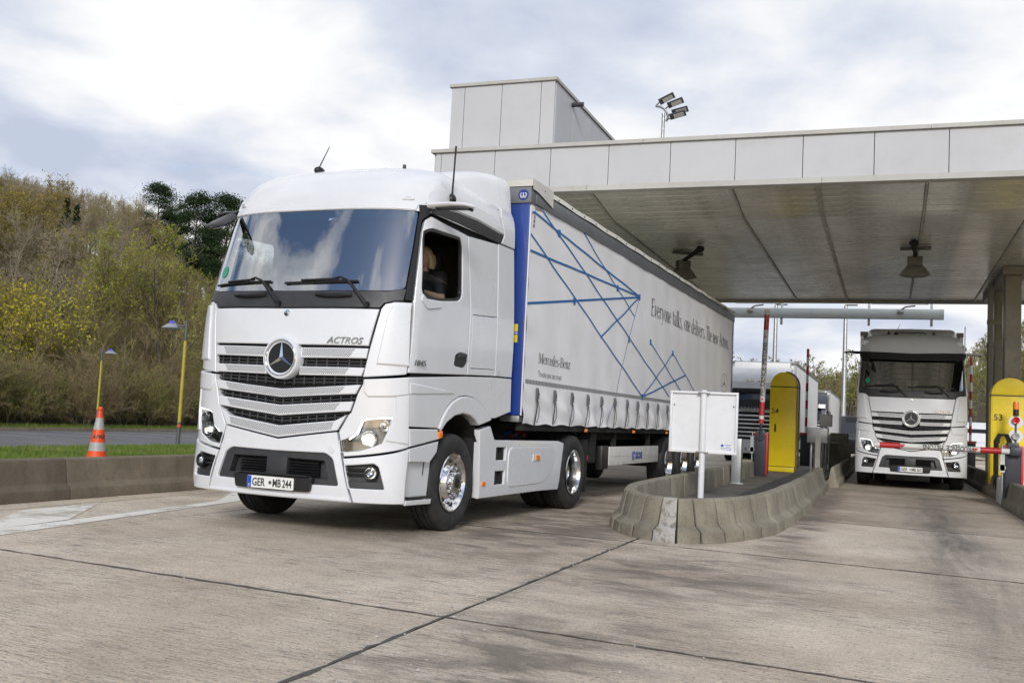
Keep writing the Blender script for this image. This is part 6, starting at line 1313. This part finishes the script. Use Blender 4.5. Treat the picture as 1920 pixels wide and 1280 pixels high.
def conifer(H, pine):
    th_ = []; P = []
    k = 6
    for i in range(k): th_.append([math.sin(i)*.08, 0, H*i/k, math.sin(i+1)*.08, 0, H*(i+1)/k, H*.016*(1-i/k*.85), H*.016*(1-(i+1)/k*.85)])
    if pine:
        for c in range(46):
            t = TRG.uniform(.42, 1); a = TRG.uniform(0, 6.28); R_ = (1.15-t)*H*.26*TRG.uniform(.5, 1.1)+.2; c0 = np.array([math.cos(a)*R_, math.sin(a)*R_, H*t+TRG.uniform(-.2, .3)]); th_.append([0, 0, c0[2]-.5*R_, *c0, .06, .02])
            n_ = 330; q = TRG.normal(size=(n_, 3))*np.array([.58, .58, .25])*TRG.uniform(.8, 1.35); P.append(c0+q)
        size = .10
    else:
        for c in range(90):
            t = .06+.94*(c/90)**.9; a = c*2.4; L = (1-t)*H*.24+.15
            tip = np.array([math.cos(a)*L, math.sin(a)*L, H*t-.22*L]); th_.append([0, 0, H*t, *tip, .03, .008]); f = TRG.uniform(.15, 1, (34, 1)); P.append(np.array([0, 0, H*t])*(1-f)+tip*f+TRG.normal(0, .10, (34, 3))*np.array([1, 1, .8]))
        size = .14
    V, F = prisms(th_, 5); tr = np_mesh('trunk', V, F, WOODB, smooth=True); V, F = leaf_quads(TRG, np.vstack(P), size); return tr, np_mesh('crown', V, F, L_PINE if pine else L_SPR)
PINES = [conifer(16, True), conifer(16, True)]; SPRUCE = conifer(11, False)
BH = [12.6, 11.6, 12.6, 9.6, 10.6, 9.0]; BARE.append(P_YG)
def tree(pr, x, y, sc, name, label, group=None, sz=None):
    r_ = empty(name, (x, y, height(x, y)-.1), random.uniform(0, 6.28)); r_.scale = (sc, sc, sz or sc*random.uniform(.94, 1.08)); tag(r_, label, 'tree' if 'shrub' not in name else 'shrub', group)
    link(bpy.data.objects.new('trunk', pr[0]), r_); link(bpy.data.objects.new('crown', pr[1]), r_); return r_
pl_ = ['leftmost tall dark pine on the ridge left of the truck roof', 'second dark pine on the ridge, close to the leftmost one', 'third dark pine on the ridge, just above the black mirror', 'fourth dark pine on the ridge, behind the truck mirrors', 'rightmost dark pine on the ridge, touching the truck cab']
def fitz(pr, H, x, y, zt, *a): return tree(pr, x, y, max(.3, (zt-height(x, y))/H), *a)
for k, (x, y, zt) in enumerate(((-72.5, 85, 23.0), (-70.9, 86, 22.4), (-66.7, 84, 21.6), (-67.0, 87, 21.2), (-64.4, 86, 21.8))): fitz(PINES[k % 2], 16, x, y, zt, 'pine_tree', pl_[k], 'pines on the ridge')
for (x, y, zt), lb in zip(((-70, 70, 18.7), (-72.7, 74, 19.6), (-69, 62, 17.2)), ('narrow dark spruce, left one of the pair on the hillside', 'narrow dark spruce, right one of the pair on the hillside', 'dark spruce cut by the left picture edge')): fitz(SPRUCE, 11, x, y, zt, 'spruce_tree', lb, 'spruces on the hillside')
fitz(P_OCH, 10.6, -57.7, 56, 15.2, 'budding_tree', 'large ochre-yellow budding tree high on the left hillside'); fitz(P_OCH, 10.6, -59.8, 54, 14.4, 'budding_tree', 'ochre-yellow budding tree at the left picture edge')
fitz(P_YG, 8.7, -44.7, 46, 9.6, 'young_tree', 'slender bright yellow-green tree left of the middle of the hillside'); fitz(P_YG, 8.7, -41.1, 50, 9.6, 'young_tree', 'bright yellow-green tree next to the truck, above the near lamp')
fitz(P_YEL, 5.0, -43.6, 41, 6.6, 'flowering_shrub', 'brilliant yellow flowering shrub at the lower left'); fitz(P_YEL, 5.0, -42.8, 39, 5.8, 'flowering_shrub', 'yellow flowering shrub cut by the left picture edge')
fitz(P_PALE, 8.8, -48.5, 47, 10.4, 'bare_tree', 'pale forked bare tree standing out on the left hillside')
cnt = 0; used = [(-57.7, 56), (-44.7, 46), (-41.1, 50), (-43.6, 41), (-48.5, 47)]; tries = 0
while cnt < 285 and tries < 16000:
    tries += 1; y = TRG.uniform(30, 118); x = -39.5-TRG.uniform(0, 1)**.8*66; s_ = x/y
    if s_ < -1.5 or s_ > -.42 or (abs(s_+.80) < .09 and 78 < y < 90) or any((x-a)**2+(y-b)**2 < 2.1**2 for a, b in used): continue
    if x > -41.5 and y < 62 and TRG.uniform() < .6: continue
    used.append((x, y)); k = int(TRG.integers(0, 6)); k = 5 if (k == 5 and x > -62) else k % 5; cnt += 1; lb_ = ('brown budding tree', 'ochre-tinged budding tree', 'grey leafless tree', 'green-tinged young tree', 'pale-barked bare tree', 'fresh yellow-green young tree')[k]+(' at the foot of the wooded hillside' if x > -48 else ' halfway up the wooded hillside' if x > -66 else ' high on the wooded ridge'); tree(BARE[k], x, y, max(.28, min(TRG.uniform(.42, .72), TRG.uniform(.85, .99)*(top_limit(x, y)-height(x, y))/BH[k])), 'bare_tree', lb_, 'trees of the hillside wood: '+lb_)
# undergrowth: one mass
def mass(name, protos, spots, label, m_sel=None):
    parts = {}
    for (x, y, sc, a, k) in spots:
        for me in protos[k]:
            if me.name not in parts:
                v = np.zeros(len(me.vertices)*3, np.float32); me.vertices.foreach_get('co', v); f = np.zeros(len(me.loops), np.int32); me.loops.foreach_get('vertex_index', f); mi = np.zeros(len(me.polygons), np.int32); me.polygons.foreach_get('material_index', mi); parts[me.name] = (v.reshape(-1, 3), f.reshape(-1, 4), mi, [q for q in me.materials])
    mats_ = []; VV, FF, MM = [], [], []; off = 0
    for (x, y, sc, a, k) in spots:
        c, s = math.cos(a), math.sin(a); Rm = np.array([[c, s, 0], [-s, c, 0], [0, 0, 1]])*sc
        for me in protos[k]:
            v, f, mi, ml = parts[me.name]; VV.append(v @ Rm+np.array([x, y, height(x, y)-.1])); FF.append(f+off); off += len(v)
            idx = []
            for q in ml:
                if q not in mats_: mats_.append(q)
                idx.append(mats_.index(q))
            MM.append(np.array(idx)[mi])
    me = np_mesh(name, np.vstack(VV), np.vstack(FF), mats_[0])
    for q in mats_[1:]: me.materials.append(q)
    me.polygons.foreach_set('material_index', np.concatenate(MM).astype(np.int32)); o = mesh_obj(name, me, None); tag(o, label, kind='stuff'); return o
sp_ = []
while len(sp_) < 190:
    y = TRG.uniform(26, 90); t = TRG.uniform(0, 1)**1.6*30; x = -37.6-t
    if x/y < -1.5 or x/y > -.42: continue
    sp_.append((x, y, TRG.uniform(.4, .8), TRG.uniform(0, 6.28), int(TRG.choice([0, 1, 1, 2]))))
for k in range(46):
    y = 27+k*.95+TRG.uniform(-.4, .4); sp_.append((-37.9-TRG.uniform(0, 2.5), y, TRG.uniform(.4, .7), TRG.uniform(0, 6.28), int(TRG.choice([0, 1, 2]))))
mass('undergrowth', SHRUBS, sp_, 'tangled brown and green undergrowth at the foot of the hillside')
FAR = [(np_mesh('ft', *prisms(grow(TRG, 11, 'tree', levels=1)[0], 4), WOODB),) for _ in range(1)]
def farproto(tw, lf):
    th_, tn, tp_ = grow(TRG, 11, 'tree', dens=.6, levels=3, twig=.035); V, F = prisms(th_, 4); return np_mesh('far_trunk', V, F, WOODB), crown_mesh('far_crown', tn, tp_, TRG, tw, lf, 260, .22)
FARP = [farproto(TWIG1, L_OLV), farproto(TWIG3, L_OLV), farproto(TWIG2, L_GRN)]
sp_ = []
while len(sp_) < 620:
    y = TRG.uniform(135, 330); x = TRG.uniform(-70, 75)
    if -.32 > x/y or x/y > .22: continue
    sp_.append((x, y, TRG.uniform(.5, .9), TRG.uniform(0, 6.28), int(TRG.integers(0, 3))))
mass('far_wood', FARP, sp_, 'distant brown wood on the rise behind the toll lanes')
# ------------------------------------------------------------------ drivers
def person(tr, label, hair_m, hair_long, dx=0.):
    o3 = Vector((.66+dx, 1.42, 2.0))
    mb_ = MB()
    def cap(p, q, a, b, n=10):
        mb_.tube([p, Vector(p).lerp(Vector(q), .5), q], [a, (a+b)/2, b], n); mb_.ball(p, a, n, 8); mb_.ball(q, b, n, 8)
    hip = Vector((.66, 1.42, 2.06)); ch = Vector((.69, 1.44, 2.50)); nk = Vector((.71, 1.44, 2.70)); hdc = Vector((.72, 1.40, 2.885))
    mb_.ball(hip, (.18, .15, .14), 14, 10); mb_.ball(hip.lerp(ch, .5), (.165, .125, .2), 14, 10); mb_.ball(ch, (.185, .125, .2), 14, 10)
    shl, shr = Vector((.90, 1.42, 2.62)), Vector((.50, 1.42, 2.62)); cap(shl, shr, .075, .075); cap(nk-Vector((0, 0, .06)), hdc-Vector((0, .0, .06)), .062, .055)
    # head: skull, jaw, nose, brow, lips, ears
    mb_.ball(hdc, (.077, .098, .112), 16, 12); mb_.ball(hdc+Vector((0, -.03, -.055)), (.058, .068, .065), 14, 10); mb_.ball(hdc+Vector((0, -.065, -.10)), (.03, .03, .024), 10, 8)
    mb_.ball(hdc+Vector((0, -.105, -.022)), (.014, .022, .022), 10, 8); cap(hdc+Vector((0, -.09, .02)), hdc+Vector((0, -.108, -.022)), .010, .013, 8); cap(hdc+Vector((-.035, -.083, .022)), hdc+Vector((.035, -.083, .022)), .013, .013, 8)
    cap(hdc+Vector((-.022, -.088, -.062)), hdc+Vector((.022, -.088, -.062)), .008, .008, 8)
    for s in (1, -1): mb_.ball(hdc+Vector((s*.078, .0, -.01)), (.012, .022, .034), 8, 6)
    # near arm rests on the sill and holds the wheel, far arm reaches to the wheel
    elb, wrl = Vector((1.02, 1.27, 2.42)), Vector((.93, .93, 2.46)); cap(shl, elb, .062, .050); cap(elb, wrl, .050, .032); er, wr_ = Vector((.42, 1.18, 2.36)), Vector((.44, .90, 2.44)); cap(shr, er, .060, .048); cap(er, wr_, .048, .032)
    for w_, rim, s in ((wrl, Vector((.845, .72, 2.40)), 1), (wr_, Vector((.40, .72, 2.40)), -1)):
        d = (rim-w_).normalized(); side = d.cross(Vector((0, 0, 1))).normalized(); palm = w_+d*.06; mb_.ball(palm, (.040, .050, .022), 10, 8); cap(w_, palm, .03, .03)
        for k, (off, L) in enumerate(((-.032, .075), (-.011, .085), (.011, .08), (.030, .062))):
            a = palm+d*.03+side*off*.9; b = a+d*L*.5+Vector((0, 0, .016)); c = b+d*L*.28+Vector((0, 0, -.022)); e = c+d*(-.012)+Vector((0, 0, -.024)); cap(a, b, .0095, .009, 8); cap(b, c, .009, .0085, 8); cap(c, e, .0085, .0078, 8)
        t0 = w_+d*.035-side*s*.03; t1 = t0+d*.035-side*s*.02+Vector((0, 0, -.012)); t2 = t1+d*.03+Vector((0, 0, -.016)); cap(t0, t1, .0115, .0105, 8); cap(t1, t2, .0105, .009, 8)
    for s in (1, -1):
        kn = Vector((.66+s*.14, .95, 2.05)); ft = Vector((.66+s*.12, .72, 1.72)); cap(hip+Vector((s*.09, 0, -.02)), kn, .085, .062); cap(kn, ft, .06, .042); cap(ft, ft+Vector((0, -.16, -.02)), .045, .035)
    me0 = bpy.data.meshes.new('b'); me0.from_pydata(mb_.v, [], mb_.f); bm = bmesh.new(); bm.from_mesh(me0); bmesh.ops.recalc_face_normals(bm, faces=bm.faces); bm.to_mesh(me0); bm.free()
    ob = bpy.data.objects.new('b', me0); COL.objects.link(ob); md = ob.modifiers.new('r', 'REMESH'); md.mode = 'VOXEL'; md.voxel_size = .0075; bpy.context.view_layer.update()
    me = bpy.data.meshes.new_from_object(ob.evaluated_get(bpy.context.evaluated_depsgraph_get())); bpy.data.objects.remove(ob)
    bm = bmesh.new(); bm.from_mesh(me); bmesh.ops.smooth_vert(bm, verts=bm.verts, factor=.5, use_axis_x=True, use_axis_y=True, use_axis_z=True); bm.to_mesh(me); bm.free()
    me.materials.clear()
    for m_ in (SHIRT, SKIN, DRK): me.materials.append(m_)
    mid_l, mid_r = shl.lerp(elb, .72), shr.lerp(er, .72)
    for f in me.polygons:
        c = f.center; i = 0
        if c.z > 2.735 and (c-hdc).length < .24: i = 1
        elif c.x > 1.62*.5 and c.z < 2.47 and c.y < 1.34 and c.z > 2.3 and c.x > .78: i = 1
        elif c.y < 1.20 and c.z > 2.28: i = 1
        elif c.z < 2.12 : i = 2
        f.material_index = i; f.use_smooth = True
    me.transform(Matrix.Translation(-o3)); M = Matrix.Rotation(tr.rotation_euler.z, 4, 'Z'); p = bpy.data.objects.new('person', me); link(p)
    p.location = tr.location+(M @ o3); p.rotation_euler = tr.rotation_euler; tag(p, label, 'person')
    hr_ = MB(); hr_.ball(hdc+Vector((0, .022, .022)), (.092, .104, .108), 18, 12)
    if hair_long:
        for k in range(14):
            a = math.pi*(-.12+1.24*k/13); q = hdc+Vector((.084*math.cos(a), .02+.095*math.sin(a), .03)); hr_.tube([q, q+Vector((.012*math.cos(a), .018, -.08)), q+Vector((.006*math.cos(a), .012, -.15))], [.028, .030, .014], 7)
    keep = MB(); keep.v = hr_.v; keep.f = [f for f in hr_.f if not (sum(hr_.v[i][1] for i in f)/len(f) < hdc.y-.055 and sum(hr_.v[i][2] for i in f)/len(f) < hdc.z+.055)]
    keep.v = [tuple(Vector(v)-o3) for v in keep.v]; keep.build('hair', hair_m, p, 60)
    for s in (1, -1):
        MB().ball(hdc+Vector((s*.03, -.088, .004))-o3, .0105, 8, 6).build('eye', BLACK, p, 60)
    if hair_long:
        wt = MB().torus(elb.lerp(wrl, .86)-o3, wrl-elb, .037, .008, 18, 6).build('wrist_watch', BLACK, p)
    return p
person(truck, 'driver with chin-length blond hair and dark shirt at the near truck window', HAIR, True)
person(truck2, 'driver behind the windscreen of the truck at the lowered boom', HAIRD, False)
# tiny joined pieces, too small to pick apart
TINY = ('roof_studs', 'radiator_fins', 'wheel_nuts', 'hand_holes', 'fog_fins', 'guard_rib', 'roof_light_bar', 'drain_grate')
for o in bpy.data.objects:
    if o.name.split('.')[0] in TINY: o['kind'] = 'stuff'
